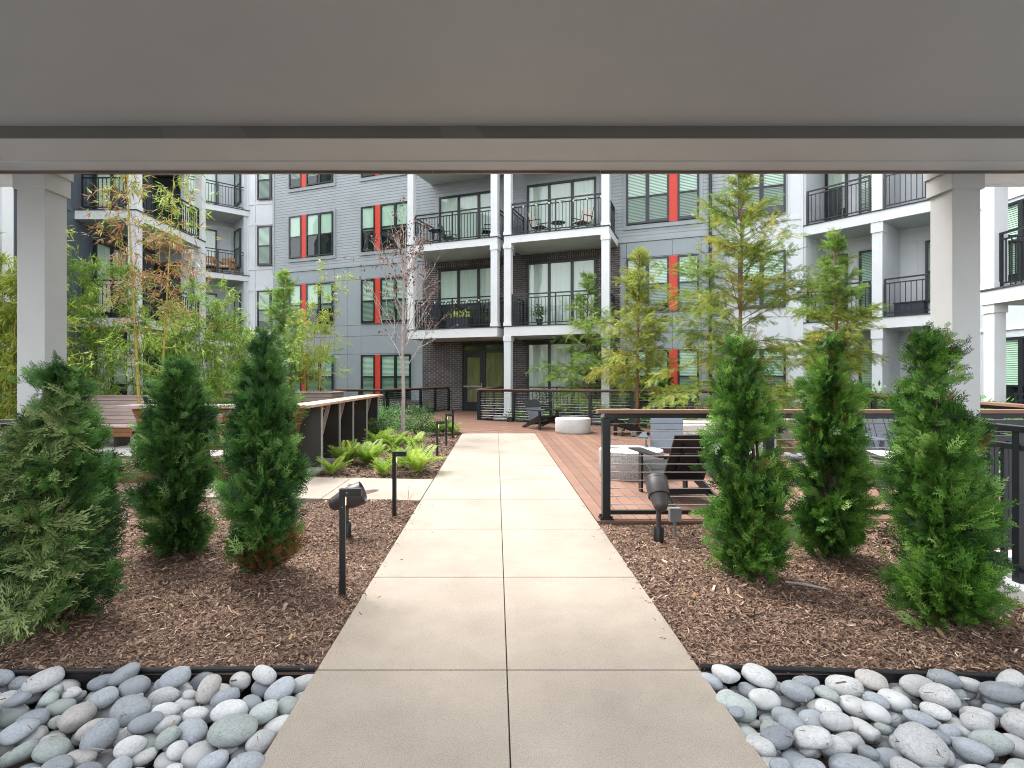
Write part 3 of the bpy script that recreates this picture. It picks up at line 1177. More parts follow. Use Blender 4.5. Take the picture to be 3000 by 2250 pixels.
# ------------------------------------------------------------------ left wing
lw = thing('apartment_building', 'left wing with dark slate siding, white balconies and black picket railings behind the bamboo', 'apartment building', (-12, 17, 0))
FL = Frame((-12.0, 5.0), (0, 1))           # facing +x
mb = MB()
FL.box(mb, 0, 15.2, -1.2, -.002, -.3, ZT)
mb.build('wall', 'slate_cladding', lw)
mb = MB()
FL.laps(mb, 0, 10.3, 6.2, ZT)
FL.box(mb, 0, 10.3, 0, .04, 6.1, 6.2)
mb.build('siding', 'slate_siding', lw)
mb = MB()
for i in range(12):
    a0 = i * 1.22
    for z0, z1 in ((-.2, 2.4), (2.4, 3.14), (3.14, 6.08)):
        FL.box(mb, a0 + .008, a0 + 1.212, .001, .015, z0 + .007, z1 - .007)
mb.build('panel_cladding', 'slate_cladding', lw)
# wall behind the far end of the balconies (pale, facing the camera)
FE = Frame((-12.0, 19.1), (1, 0))
mb = MB()
FE.box(mb, 0, 1.05, -.25, .02, -.2, ZT)
mb.build('end_wall', 'pale_wall', lw)
mb = MB()
for z in (F2, F3, F4):
    FE.box(mb, .0, 1.05, .021, .04, z - .35, z - .05)
FE.box(mb, .93, 1.05, .021, .045, -.2, ZT)
mb.build('batten', 'white_wall', lw)
for z in (.05, F2, F3, F4):
    slider(FL, 11.1, 13.3, z, z + 2.35, lw, d=.03, drops=(.9, .5, 1))
    slider(FE, -.0 + .02, .9, z + .02, z + 2.3, lw, panels=1, drops=(0,), d=.03)
    FF = Frame((-12.0, 15.43), (1, 0))
for z in (F2, F3, F4):
    bo = balcony(FL, 10.42, 14.05, .02, 1.78, z, lw, .28,
                 rails=(((10.66, 1.68), (13.85, 1.68)), ((10.52, .15), (10.52, 1.45))))
    for a in (10.54, 13.95):
        balcony_post(FL, a, 1.66, z, z + 2.77 if z < F4 else ZT, bo, wd=.25)
for a in (10.54, 13.95):
    balcony_post(FL, a, 1.66, -.1, F2 - .28, lw, wd=.27)
# nearer block at the picture's left edge
for z in (F2, F3):
    bo = balcony(FL, 2.6, 5.6, .02, 2.6, z, lw, .28, rails=(((2.7, 2.5), (5.3, 2.5)), ((5.5, .15), (5.5, 2.25))))
    balcony_post(FL, 5.46, 2.46, z, z + 2.77, bo, wd=.25)
balcony_post(FL, 5.46, 2.46, -.1, F2 - .28, lw, wd=.27)
# far chamfered balconies
FP = Frame((-14.6, 22.93), (.76, .65))
LP = 3.95
mb = MB()
FP.box(mb, 0, LP - .25, -2.2, -1.72, -.3, ZT)
FP.box(mb, LP - .25, LP, -1.75, 0, -.3, ZT)
mb.build('wall', 'pale_wall', lw)
mb = MB()
for z in (F2, F3, F4):
    FP.box(mb, 0, LP - .25, -1.719, -1.70, z - .62, z - .5)
    for a in (1.0, 1.9, 2.9, 3.5):
        FP.box(mb, a, a + .05, -1.719, -1.70, z - 2.6, z - .62)
mb.build('batten', 'white_wall', lw)
FS = Frame(FP.p(LP - .25, 0, 0)[:2], (-FP.u.y, FP.u.x))  # return wall facing left-back
FR = Frame(FP.p(LP - .25, -1.72, 0)[:2], (-FP.n.x * -1, -FP.n.y * -1))
for z in (.05, F2, F3, F4):
    slider(Frame(FP.p(0, -1.72, 0)[:2], FP.u), 1.35, 2.95, z, z + 2.3, lw, panels=2, drops=(.9, .75) if z > F2 else (0, .35))
    window(Frame(FP.p(LP - .25, -1.72, 0)[:2], FP.n), .45, 1.35, z + .45, z + 2.28, lw, 1, 'full')
for z in (F2, F3, F4):
    balcony(FP, 0, LP, -1.74, .06, z, lw, .28, rails=(((.1, -.04), (LP - .08, -.04)),))
# white wall beside the chamfered balconies
FWL = Frame((-11.66, 25.47), (.98, -.2))
mb = MB()
FWL.box(mb, 0, 2.9, -.6, 0, -.3, ZT)
mb.build('wall', 'white_wall', lw)
mb = MB()
for z in (F2, F3, F4):
    FWL.box(mb, 0, 2.9, .001, .03, z - .72, z - .62)
    FWL.box(mb, 0, 2.9, .001, .03, z + .25, z + .35)
FWL.box(mb, .0, .06, .001, .035, -.2, ZT)
FWL.box(mb, .36, .41, .001, .028, -.2, ZT)
mb.build('batten', 'white_wall', lw)
for fl in (1, 2, 3, 4):
    z0, z1 = WIN[fl]
    window(FWL, .55, 1.95, z0, z1, lw, 2, 'full', drop=1.0 if fl > 2 else .85, d=.03)

# ------------------------------------------------------------------ right wing
rw = thing('apartment_building', 'white panelled right wing with recessed balconies behind the tall cypress', 'apartment building', (10.5, 15, 0))
FWR = Frame((-9.79, 24.61), U_MAIN)
mb = MB()
FWR.box(mb, 18.55, 20.85, -.6, 0, -.3, ZT)
mb.build('wall', 'white_wall', rw)
mb = MB()
for z in (F2, F3, F4):
    FWR.box(mb, 18.7, 20.85, .001, .028, z + .22, z + .32)
    FWR.box(mb, 18.7, 20.85, .001, .028, z - .72, z - .62)
for a in (18.72, 20.42, 20.8):
    FWR.box(mb, a, a + .05, .001, .034, -.2, ZT)
mb.build('batten', 'white_wall', rw)
for fl in (1, 2, 3, 4):
    z0, z1 = WIN[fl]
    window(FWR, 18.98, 20.36, z0, z1, rw, 2, 'full', drop=.9 if fl == 3 else 1.0, d=.03)
FC = Frame((9.70, 17.13), (.608, -.794))
LC = 3.66
DEEP = 1.5
mb = MB()
FC.box(mb, 0, LC + 1.2, -DEEP - .4, -DEEP, -.3, ZT)
FC.box(mb, -.12, .06, -DEEP, 0, -.3, ZT)
FC.box(mb, 1.86, 2.12, -DEEP, 0, -.3, ZT)
FC.box(mb, LC - .1, LC + .1, -DEEP, 0, -.3, ZT)
mb.build('wall', 'white_wall', rw)
mb = MB()
for z in (.0, F2, F3, F4):
    FC.box(mb, .06, LC - .1, -DEEP + .001, -DEEP + .02, z + 2.3, z + 2.38)
    for a in (.95, 2.5, 3.2):
        FC.box(mb, a, a + .05, -DEEP + .001, -DEEP + .024, z + .02, z + 2.3)
mb.build('batten', 'white_wall', rw)
FCB = Frame(FC.p(0, -DEEP, 0)[:2], FC.u)
for z in (.1, F2, F3, F4):
    slider(FCB, .08, .72, z, z + 2.25, rw, panels=1, drops=(.35,), d=.025)
    window(FCB, 1.05, 1.8, z + .08, z + 2.25, rw, 1, 'full', d=.025, rail=False)
    window(FCB, 2.75, 3.45, z + .45, z + 2.25, rw, 1, 'full', d=.025)
for z in (F2, F3, F4):
    bo = balcony(FC, -.12, LC + .1, -DEEP, .05, z, rw, .33, rails=(((.1, -.02), (1.82, -.02)), ((2.16, -.02), (LC - .12, -.02))))
for z in (F2, F3, F4):
    mb = MB()
    FC.box(mb, 1.84, 2.14, -.26, .03, z - .62, z - .335)
    mb.build('pier_capital', 'white_trim', rw)
FX = Frame((12.0, 14.35), (0, -1))          # facing -x
mb = MB()
FX.box(mb, 0, 9.5, -.8, 0, -.3, ZT)
mb.build('wall', 'pale_wall', rw)
mb = MB()
for z in (F2, F3, F4):
    FX.box(mb, 0, 9.5, .001, .03, z - .62, z - .54)
FX.box(mb, .0, .5, .001, .04, -.2, ZT)
mb.build('batten', 'white_wall', rw)
for fl in (1, 2, 3):
    z0, z1 = WIN[fl]
    window(FX, 1.4, 3.3, z0 if fl > 1 else .1, z1, rw, 3, 'full', d=.035, drop=1 if fl > 1 else .52)
    window(FX, 4.2, 6.1, z0, z1, rw, 3, 'full', d=.035)
for z in (F2, F3):
    bo = balcony(FX, 3.55, 7.4, .02, 2.36, z, rw, .3, rails=(((3.82, 2.22), (7.2, 2.22)), ((3.66, .15), (3.66, 2.0))))
    balcony_post(FX, 3.68, 2.2, z, z + 2.75, bo, wd=.27)
balcony_post(FX, 3.68, 2.2, -.1, F2 - .3, rw, wd=.23)

# ------------------------------------------------------------------ cable railings


def cable_railing(a, b, label, z0=(0, 0), cap_z=(1.095, 1.095), n_post=3, cap_w=.14, near=False, ncable=11, endposts=(True, True)):
    a, b = Vector(a), Vector(b)
    L = (b - a).length
    d = (b - a) / L
    t = thing('cable_railing', label, 'railing', (a.x, a.y, 0), 'steel cable railings with wooden caps around the deck')

    def P(q, z):
        return (a.x + d.x * q, a.y + d.y * q, z)

    def zz(q):
        return z0[0] + (z0[1] - z0[0]) * q / L
    e = .09
    mb = MB()
    c0, c1 = cap_z
    mb.bar(P(-e, c0 - .018), P(L + e, c1 - .018), cap_w, .036)
    mb.build('top_cap', 'cap_wood', t, bevel=.004)
    mb = MB()
    mb.bar(P(0, c0 - .060), P(L, c1 - .060), .05, .046)
    mb.build('top_rail', 'black_metal', t, bevel=.003)
    mb = MB()
    mb.bar(P(.03, z0[0] + .075), P(L - .03, z0[1] + .075), .045, .04)
    mb.build('bottom_rail', 'black_metal', t, bevel=.003)
    for i in range(n_post + 1):
        if (i == 0 and not endposts[0]) or (i == n_post and not endposts[1]):
            continue
        q = L * i / n_post
        zc = c0 + (c1 - c0) * q / L
        mb = MB()
        mb.bar(P(q, zz(q) + .006), P(q, zc - .085), .078, .078, (d.x, d.y, 0))
        po = mb.build('post', 'black_metal', t, bevel=.003)
        if near:
            mb = MB()
            x, y, _ = P(q, 0)
            mb.box(x - .065, x + .065, y - .062, y + .062, .007, .022)
            for sx in (-1, 1):
                for sy in (-1, 1):
                    mb.tube([(x + sx * .047, y + sy * .047, .02), (x + sx * .047, y + sy * .047, .045)], .011, 6)
            mb.build('base_plate', 'black_metal', po)
    for k in range(ncable):
        f = (k + .5) / ncable
        za = z0[0] + .11 + (c0 - .10 - z0[0] - .11) * f
        zb = z0[1] + .11 + (c1 - .10 - z0[1] - .11) * f
        mb = MB()
        mb.tube([P(.02, za), P(L - .02, zb)], .0032 if near else .0045, 5)
        if near:
            mb.tube([P(.04, za), P(.13, za)], .007, 6)
        mb.build('cable', 'cable_steel', t, smooth=True)
    return t


cable_railing((1.09, 5.40), (5.95, 5.40), 'nearest cable railing with brown wooden cap along the front edge of the deck', n_post=3, near=True)
cable_railing(FAR0, FAR1, 'longest cable railing across the back of the deck in front of the brick bay', n_post=8, cap_z=(1.06, 1.09))
cable_railing((6.02, 5.62), (8.16, 13.25), 'cable railing slanting away along the right side of the deck before green shrubs', n_post=6)
cable_railing((-.50, 17.32), (.32, 20.1), 'short cable railing turning back to the entrance door beside the white post', z0=(.07, .14), cap_z=(1.07, 1.13), n_post=2)
cable_railing((-3.52, 17.6), (-1.82, 20.7), 'cable railing slanting up to the dark brick wall left of the entrance door', z0=(.07, .14), cap_z=(1.05, 1.09), n_post=4)
cable_railing((-5.2, 17.55), (-3.64, 17.55), 'short level cable railing behind the timber counter and bare sapling', z0=(0, .05), cap_z=(1.05, 1.05), n_post=2)

# low black picket railing of the ground floor terrace behind the deck
t = thing('picket_railing', 'low black picket fence of the ground floor terrace behind the rear cable railing', 'railing', FM.p(12, 1.6, 0))
rb = MB()
A, B = FM.p(12.0, 1.62, 0), FM.p(14.85, 1.62, 0)
rail_run(rb, A[:2], B[:2], .12, h=.98)
rb.build('picket_panel', 'black_metal', t)
mb = MB()
FM.box(mb, 11.3, 15.3, .06, 1.9, -.15, .11)
mb.build('terrace', 'pad_concrete', kind='structure')
t = thing('picket_railing', 'black picket railing of the ground floor terrace at the right edge behind the white post', 'railing', (10.2, 10.4, 0))
rb = MB()
rail_run(rb, (9.95, 10.4), (11.9, 10.4), .1, h=1.0)
rail_run(rb, (9.95, 10.4), (9.95, 7.2), .1, h=1.0)
rb.build('picket_panel', 'black_metal', t)

# ------------------------------------------------------------------ edging strips
for (pts, lab) in (([(-3.3, 2.568), (PX0 - .01, 2.628)], 'black plastic edging between mulch and stones left of the path'),
                   ([(PX1 + .01, 2.645), (3.33, 2.503)], 'black plastic edging between mulch and stones right of the path')):
    mb = MB()
    a, b = Vector((*pts[0], 0)), Vector((*pts[1], 0))
    mb.bar((a.x, a.y, -.075), (b.x, b.y, -.075), .006, .16)
    mb.tube([(a.x, a.y, .006), (b.x, b.y, .006)], .011, 8)
    dn = Vector((0, -1, 0)) * .004
    mb.bar((a.x, a.y - .005, -.035), (b.x, b.y - .005, -.035), .006, .012)
    mb.bar((a.x, a.y - .005, -.08), (b.x, b.y - .005, -.08), .006, .012)
    o = mb.build('landscape_edging', 'edging_plastic', smooth=True)
    tag(o, lab, 'edging')
t = MB()
t.bar((-9.5, 7.40, -.0), (-3.92, 7.40, .0), .012, .22)
for k in range(6):
    p, q = k / 6, (k + 1) / 6
    f = lambda s: (-3.92 + .62 * s, 7.40 + .72 * s * s, 0)
    t.bar(f(p), f(q), .012, .22)
o = t.build('steel_edging', 'corten')
tag(o, 'rusty steel edging curving round the raised mulch behind the left evergreens', 'edging')

# ------------------------------------------------------------------ river stones


def stone_mesh(name, seed, matname):
    r_ = np.random.default_rng(seed)
    import bmesh
    bm = bmesh.new()
    bmesh.ops.create_icosphere(bm, subdivisions=3, radius=1)
    p = r_.normal(0, 1, (5, 3))
    ph = r_.uniform(0, 6, 5)
    am = r_.uniform(.02, .075, 5)
    sq = r_.uniform(1.9, 2.6)
    for v in bm.verts:
        c = np.array(v.co)
        n = (abs(c[0]) ** sq + abs(c[1]) ** sq + abs(c[2]) ** sq) ** (-1 / sq)
        k = 1 + sum(am[i] * math.sin(1.6 * float(p[i] @ c) + ph[i]) for i in range(5))
        v.co = Vector(c * n * k) * .97
    me = bpy.data.meshes.new(name)
    bm.to_mesh(me)
    bm.free()
    me.polygons.foreach_set('use_smooth', [True] * len(me.polygons))
    me.materials.append(M[matname])
    return me


STONE = {}
TONES = [('stone_a', 'pale grey', .50), ('stone_b', 'blue grey', .28), ('stone_c', 'greenish grey', .12), ('stone_d', 'dark slate', .05), ('stone_e', 'warm beige grey', .05)]
for tn, _, _ in TONES:
    for v in range(5):
        STONE[(tn, v)] = stone_mesh('river_stone', 11 + v * 7, tn)


class Pile:
    def __init__(s, x0, x1, y0, y1, z, ok):
        s.res = .007
        s.x0, s.y0, s.x1, s.y1 = x0, y0, x1, y1
        s.nx, s.ny = int((x1 - x0) / s.res), int((y1 - y0) / s.res)
        s.H = np.full((s.nx, s.ny), z)
        s.ok = ok

    def drop(s, a, b, c, region, tries=14, lean=0):
        best = None
        for _ in range(tries):
            x = rng.uniform(region[0], region[1])
            y = rng.uniform(region[2], region[3])
            yaw = rng.uniform(0, np.pi)
            if lean:
                yaw = rng.normal(.5 * lean, .6)
            if not s.ok(x, y, a * .85):
                continue
            i0, i1 = int((x - a - s.x0) / s.res), int((x + a - s.x0) / s.res)
            j0, j1 = int((y - a - s.y0) / s.res), int((y + a - s.y0) / s.res)
            i0, j0 = max(i0, 0), max(j0, 0)
            i1, j1 = min(i1, s.nx - 1), min(j1, s.ny - 1)
            if i1 <= i0 or j1 <= j0:
                continue
            gx = s.x0 + (np.arange(i0, i1) + .5) * s.res - x
            gy = s.y0 + (np.arange(j0, j1) + .5) * s.res - y
            X, Y = np.meshgrid(gx, gy, indexing='ij')
            u = (X * math.cos(yaw) + Y * math.sin(yaw)) / a
            v = (-X * math.sin(yaw) + Y * math.cos(yaw)) / b
            q = 1 - u * u - v * v
            m = q > 0
            if m.sum() < 8:
                continue
            hh = c * np.sqrt(np.where(m, q, 0))
            z = np.where(m, s.H[i0:i1, j0:j1] + hh, -9).max() - .010
            if best is None or z < best[0]:
                best = (z, x, y, yaw, i0, i1, j0, j1, m, hh)
        if best is None:
            return None
        z, x, y, yaw, i0, i1, j0, j1, m, hh = best
        Hs = s.H[i0:i1, j0:j1]
        s.H[i0:i1, j0:j1] = np.where(m, np.maximum(Hs, z + hh), Hs)
        return x, y, z, yaw


def pebble_bed(x0, x1, y0, y1, ok, side, n_view, lean, view):
    pile = Pile(x0, x1, y0, y1, -.118, ok)
    mb = MB()
    base = STONE[('stone_b', 0)]
    bv = np.array([v.co[:] for v in base.vertices])
    bf = [tuple(p.vertices) for p in base.polygons]

    def bake(x, y, z, yaw, a, b, c):
        Rm = np.array([[math.cos(yaw), -math.sin(yaw), 0], [math.sin(yaw), math.cos(yaw), 0], [0, 0, 1]])
        P = (bv * np.array([a, b, c])) @ Rm.T + np.array([x, y, z])
        mb.cur = random.choice([0, 0, 1, 1, 1, 2])
        mb.add(P.tolist(), bf)
    area = (x1 - x0) * (y1 - y0)
    for _ in range(int(area * 95)):
        a = rng.uniform(.045, .075)
        b, c = a * rng.uniform(.65, .9), a * rng.uniform(.42, .6)
        q = pile.drop(a, b, c, (x0, x1, y0, y1), 6)
        if q:
            bake(*q, a, b, c)
    # outside the picture the upper layer stays part of the loose bed
    for _ in range(int(area * 40)):
        a = rng.uniform(.055, .095)
        b, c = a * rng.uniform(.6, .85), a * rng.uniform(.42, .6)
        q = pile.drop(a, b, c, (x0, x1, y0, view[2] - .08), 8)
        if q:
            bake(*q, a, b, c)
    mb.build('pebbles', ['stone_b', 'stone_a', 'stone_c', 'stone_d'], kind='stuff', smooth=True)
    cnt = 0
    for _ in range(n_view * 3):
        if cnt >= n_view:
            break
        a = float(np.clip(rng.normal(.058, .016), .034, .095))
        b, c = a * rng.uniform(.56, .82), a * rng.uniform(.42, .6)
        q = pile.drop(a, b, c, view, 16, lean)
        if not q:
            continue
        x, y, z, yaw = q
        if z + c > .085:
            continue
        tone = random.choices(TONES, [k[2] for k in TONES])[0]
        o = bpy.data.objects.new('river_stone', STONE[(tone[0], random.randrange(5))])
        C.objects.link(o)
        o.location = (x, y, z)
        o.scale = (a, b, c)
        o.rotation_euler = (rng.normal(0, .16), rng.normal(-.12, .2), yaw)
        tag(o, '%s smooth river stone in the stone bed %s of the path' % (tone[1], side), 'stone', '%s river stones %s of the path' % (tone[1], side))
        cnt += 1


mb = MB()
mb.box(-3.3, PX0 - .005, .4, 2.55, -.18, -.14)
mb.box(PX1 + .005, 3.34, .4, 2.49, -.18, -.14)
mb.build('stone_bed', 'soil', kind='structure')
edgeL = lambda x: 2.628 - .0246 * (PX0 - x)
edgeR = lambda x: 2.645 - .0605 * (x - PX1)
pebble_bed(-3.25, PX0, .9, 2.63, lambda x, y, a: x + a * .45 < PX0 and y + a * .45 < edgeL(x) and x > -3.24, 'left', 140, 1, (-2.75, PX0, 1.78, 2.6))
pebble_bed(PX1, 3.3, .9, 2.65, lambda x, y, a: x - a * .45 > PX1 and y + a * .45 < edgeR(x) and x < 3.28, 'right', 135, -1, (PX1, 2.85, 1.78, 2.6))

# ------------------------------------------------------------------ timber seating
def slats(mb, P0, P1, Q0, Q1, n, th=.025, gap=.012):
    """n boards filling the leaning quad P0-P1 (bottom edge) to Q0-Q1 (top edge)"""
    P0, P1, Q0, Q1 = map(Vector, (P0, P1, Q0, Q1))
    H = (Q0 - P0).length
    nrm = (P1 - P0).cross(Q0 - P0).normalized() * th
    for i in range(n):
        a, b = i / n, (i + 1) / n - gap / H
        mb.r = random.random()
        j0, j1 = random.uniform(-.012, .012), random.uniform(-.012, .012)
        w = (P1 - P0).normalized()
        c = [P0.lerp(Q0, a) + w * j0, P1.lerp(Q1, a) + w * j1, P1.lerp(Q1, b) + w * j1, P0.lerp(Q0, b) + w * j0]
        mb.add(c + [k + nrm for k in c], [(3, 2, 1, 0), (4, 5, 6, 7), (0, 1, 5, 4), (1, 2, 6, 5), (2, 3, 7, 6), (3, 0, 4, 7)])


b1 = thing('bar_bench', 'timber bar top on dark bronze steel fins running along the fern bed', 'bench', (-2.9, 10.2, .012))
mb = MB()
for (y0, y1) in ((7.62, 9.3), (9.304, 11.0), (11.004, 12.75)):
    mb.r = random.random()
    mb.box(-3.03, -2.65, y0, y1, .98, 1.022)
mb.build('bar_top', 'light_wood', b1, bevel=.005)
for i, y in enumerate((8.5, 9.46, 10.36, 11.45, 12.55)):
    mb = MB()
    pl = [(-2.745, .012), (-2.745, .979), (-2.95, .979), (-3.10, .55), (-3.22, .2), (-3.22, .012)]
    mb.add([(x, y, z) for x, z in pl] + [(x, y + .012, z) for x, z in pl], [tuple(range(6)), tuple(reversed(range(6, 12)))] + [(j, (j + 1) % 6, 6 + (j + 1) % 6, 6 + j) for j in range(6)])
    fin = mb.build('fin', 'bronze_steel', b1)
    mb = MB()
    mb.box(-2.744, -2.722, y - .012, y + .03, .012, .978)
    mb.build('flange', 'steel_edge', fin)
    mb = MB()
    for (x, z) in ((-2.93, .93), (-2.955, .87), (-3.0, .68), (-3.07, .46)):
        mb.tube([(x, y - .009, z), (x, y + .001, z)], .009, 8)
    mb.build('bolt', 'cable_steel', fin)
    if i in (1, 2, 4):
        mb = MB()
        mb.bar((-2.90, y - .045, .972), (-3.035, y - .045, .44), .06, .045, (0, 1, 0))
        mb.build('brace', 'weathered_wood', fin)
mb = MB()
slats(mb, (-3.24, 12.7, .26), (-3.24, 8.1, .26), (-2.985, 12.7, .965), (-2.985, 8.1, .965), 8)
mb.build('slat_back', 'warm_wood', b1)
mb = MB()
for k in range(4):
    mb.r = random.random()
    mb.box(-3.80 + k * .13, -3.68 + k * .13, 8.1, 12.7, .40, .435)
mb.build('slat_seat', 'weathered_wood', b1)

b2 = thing('bar_bench', 'timber bar with brown slatted front standing behind the left evergreens', 'bench', (-4.2, 8.0, .06))
mb = MB()
for x0, x1 in ((-5.36, -4.2), (-4.196, -3.035)):
    mb.r = random.random()
    mb.box(x0, x1, 7.66, 8.02, .98, 1.022)
mb.build('bar_top', 'weathered_wood', b2, bevel=.005)
mb = MB()
slats(mb, (-4.45, 8.22, .33), (-3.2, 8.22, .33), (-4.45, 7.93, .965), (-3.1, 7.93, .965), 8)
slats(mb, (-5.18, 8.22, .25), (-4.95, 8.22, .25), (-5.32, 7.93, .965), (-4.95, 7.93, .965), 9)
mb.build('slat_front', 'warm_wood', b2)
for x in (-4.86, -4.48, -3.4):
    mb = MB()
    mb.box(x, x + .05 if x > -4.8 else x + .25, 7.98, 8.4, .06, .978)
    mb.build('fin', 'bronze_steel', b2)
mb = MB()
for k in range(4):
    mb.r = random.random()
    mb.box(-5.2, -3.2, 8.42 + k * .13, 8.54 + k * .13, .40, .435)
mb.build('slat_seat', 'weathered_wood', b2)

b3 = thing('slatted_bench', 'long weathered timber bench with leaning slatted back behind the left column', 'bench', (-8.7, 11.2, .012))
mb = MB()
slats(mb, (-10.6, 11.42, .44), (-7.36, 11.42, .44), (-10.6, 11.72, 1.0), (-7.62, 11.72, 1.0), 7)
mb.build('slat_back', 'weathered_wood', b3)
mb = MB()
mb.r = .6
mb.box(-10.6, -7.6, 11.68, 11.86, 1.002, 1.035)
mb.build('back_cap', 'weathered_wood', b3)
mb = MB()
for k in range(4):
    mb.r = random.random()
    mb.box(-10.6, -7.33, 10.92 + k * .128, 11.035 + k * .128, .40, .44)
mb.build('slat_seat', 'weathered_wood', b3, bevel=.012)
mb = MB()
for k in range(2):
    mb.r = random.random()
    mb.box(-10.6, -7.35, 10.93, 10.955, .395 - .085 * (k + 1), .39 - .085 * k)
mb.build('seat_apron', 'warm_wood', b3)
for x in (-10.3, -9.0, -7.75):
    mb = MB()
    mb.box(x, x + .06, 10.99, 11.4, .012, .398)
    mb.build('leg', 'bronze_steel', b3)


def timber_planter(x0, x1, y0, y1, z1, label):
    t = thing('timber_planter', label, 'planter', ((x0 + x1) / 2, y0, .0), 'raised timber planters of grey boards')
    mb = MB()
    n = 8
    h = z1 - .05
    for i in range(n):
        mb.r = random.random()
        za, zb = .02 + h * i / n, .02 + h * (i + 1) / n - .012
        mb.box(x0, x1, y0, y0 + .03, za, zb)
        mb.box(x0, x1, y1 - .03, y1, za, zb)
        mb.box(x0, x0 + .03, y0 + .031, y1 - .031, za, zb)
        mb.box(x1 - .03, x1, y0 + .031, y1 - .031, za, zb)
    mb.build('boards', 'weathered_wood', t)
    mb = MB()
    mb.box(x0 - .07, x1 + .07, y0 - .07, y0 + .12, z1 - .032, z1)
    mb.box(x0 - .07, x1 + .07, y1 - .12, y1 + .07, z1 - .032, z1)
    mb.box(x0 - .07, x0 + .12, y0 + .121, y1 - .121, z1 - .032, z1)
    mb.box(x1 - .12, x1 + .07, y0 + .121, y1 - .121, z1 - .032, z1)
    mb.build('rim', 'weathered_wood', t)
    mb = MB()
    mb.box(x0 + .03, x1 - .03, y0 + .03, y1 - .03, .02, z1 - .12)
    mb.build('soil', 'far_soil', t)


timber_planter(-6.7, -4.78, 15.75, 17.0, 1.0, 'grey timber planter holding yellow bamboo at the end of the bar top')
timber_planter(-8.9, -7.2, 15.4, 16.6, 1.0, 'grey timber planter further left, behind the slatted bar front')

# ------------------------------------------------------------------ round tables
for (x, y, r, h, top, side, lab) in ((1.97, 13.95, .455, .37, 'terrazzo', 'terrazzo_white', 'round white speckled concrete drum table between two chairs near the rear railing'),
                                     (1.92, 7.75, .45, .385, 'terrazzo', 'terrazzo_side', 'round grey speckled concrete drum table beside the nearest railing post'),
                                     (5.25, 7.2, .47, .38, 'terrazzo', 'terrazzo_side', 'round grey speckled concrete drum table seen between the two right evergreens')):
    t = thing('drum_table', lab, 'table', (x, y, .006), 'concrete drum tables on the deck')
    mb = MB()
    mb.lathe([(r - .02, .007), (r - .006, .03), (r, .05), (r, h - .012), (r - .004, h)], (x, y, 0), n=56)
    mb.build('drum', side, t, smooth=True)
    mb = MB()
    mb.lathe([(r - .004, h + .001), (r - .012, h + .010)], (x, y, 0), n=56)
    mb.build('table_top', top, t, smooth=True)

# ------------------------------------------------------------------ lounge chairs


def lounge_chair(loc, head, label, m='chair_dark', backm=None, slat_back=False, z=.006):
    rz = math.atan2(head[1], head[0]) + math.pi / 2      # local front is -y
    t = thing('lounge_chair', label, 'chair', (loc[0], loc[1], z), 'low slung deck chairs with broad arms', rz)
    backm = backm or m
    W = .26
    mb = MB()
    A, B = Vector((0, .27, .23)), Vector((0, .50, .60))
    for i in range(4):
        a, b = i / 4, (i + 1) / 4 - .03
        p, q = Vector((0, -.30, .375)).lerp(A, a), Vector((0, -.30, .375)).lerp(A, b)
        mb.bar((-W, (p.y + q.y) / 2, (p.z + q.z) / 2), (W, (p.y + q.y) / 2, (p.z + q.z) / 2), (q - p).length, .022, (0, .26, .97))
    mb.build('seat', m, t, bevel=.003)
    bd = (B - A).normalized()
    up = Vector((0, -bd.z, bd.y))
    mb = MB()
    if slat_back:
        xs = [(-.27, -.135), (-.125, -.062), (-.052, .095), (.105, .165), (.175, .28)]
        for x0, x1 in xs:
            for s in (0,):
                p, q = A + bd * .0, A + bd * .62
                c = (x0 + x1) / 2
                mb.bar(p + Vector((c, 0, 0)), q + Vector((c, 0, 0)), x1 - x0, .02, (0, -bd.z, bd.y))
        mb.build('backrest', backm, t, bevel=.003)
    else:
        p, q = A, A + bd * .40
        mb.bar(p, q, .50, .02, (0, -bd.z, bd.y))
        mb.build('backrest', backm, t, bevel=.003)  # where paler than the headrest, sky reflection is put into the colour
        mb = MB()
        p, q = A + bd * .408, A + bd * .408 + Vector((0, .12, .21))
        mb.bar(p, q, .50, .02, (0, -.21, .12))
        mb.build('headrest', m, t, bevel=.003)
        for x in (-.12, .12):
            mb = MB()
            mb.bar(A + bd * .16 + Vector((x, .028, -.012)), A + bd * .52 + Vector((x, .028, -.012)), .03, .025, (0, -bd.z, bd.y))
            mb.build('back_strut', m, t)
    for s in (-1, 1):
        mb = MB()
        x = s * .275
        pl = [(-.34, .40), (-.30, .27), (.52, .0), (.66, .0), (.60, .055), (-.20, .40)]
        mb.add([(x - .012, y, z_) for y, z_ in pl] + [(x + .012, y, z_) for y, z_ in pl], [tuple(range(6)), tuple(reversed(range(6, 12)))] + [(j, (j + 1) % 6, 6 + (j + 1) % 6, 6 + j) for j in range(6)])
        mb.build('stringer', m, t)
        mb = MB()
        mb.box(x + s * .013 - .012, x + s * .013 + .012, -.30, -.21, 0, .515) if s > 0 else mb.box(x - .025, x - .001, -.30, -.21, 0, .515)
        mb.build('leg', m, t)
        mb = MB()
        xa = s * .33
        pl = [(xa - .075, -.37), (xa + .075, -.37), (xa + s * .02 + .05, .10), (xa + s * .0 + .03, .44), (xa - .04, .44)]
        mb.prism(pl, .517, .540)
        mb.build('armrest', m, t, bevel=.003)
    mb = MB()
    mb.box(-.26, .26, .385, .405, .10, .17)
    mb.build('rear_rail', m, t)
    return t


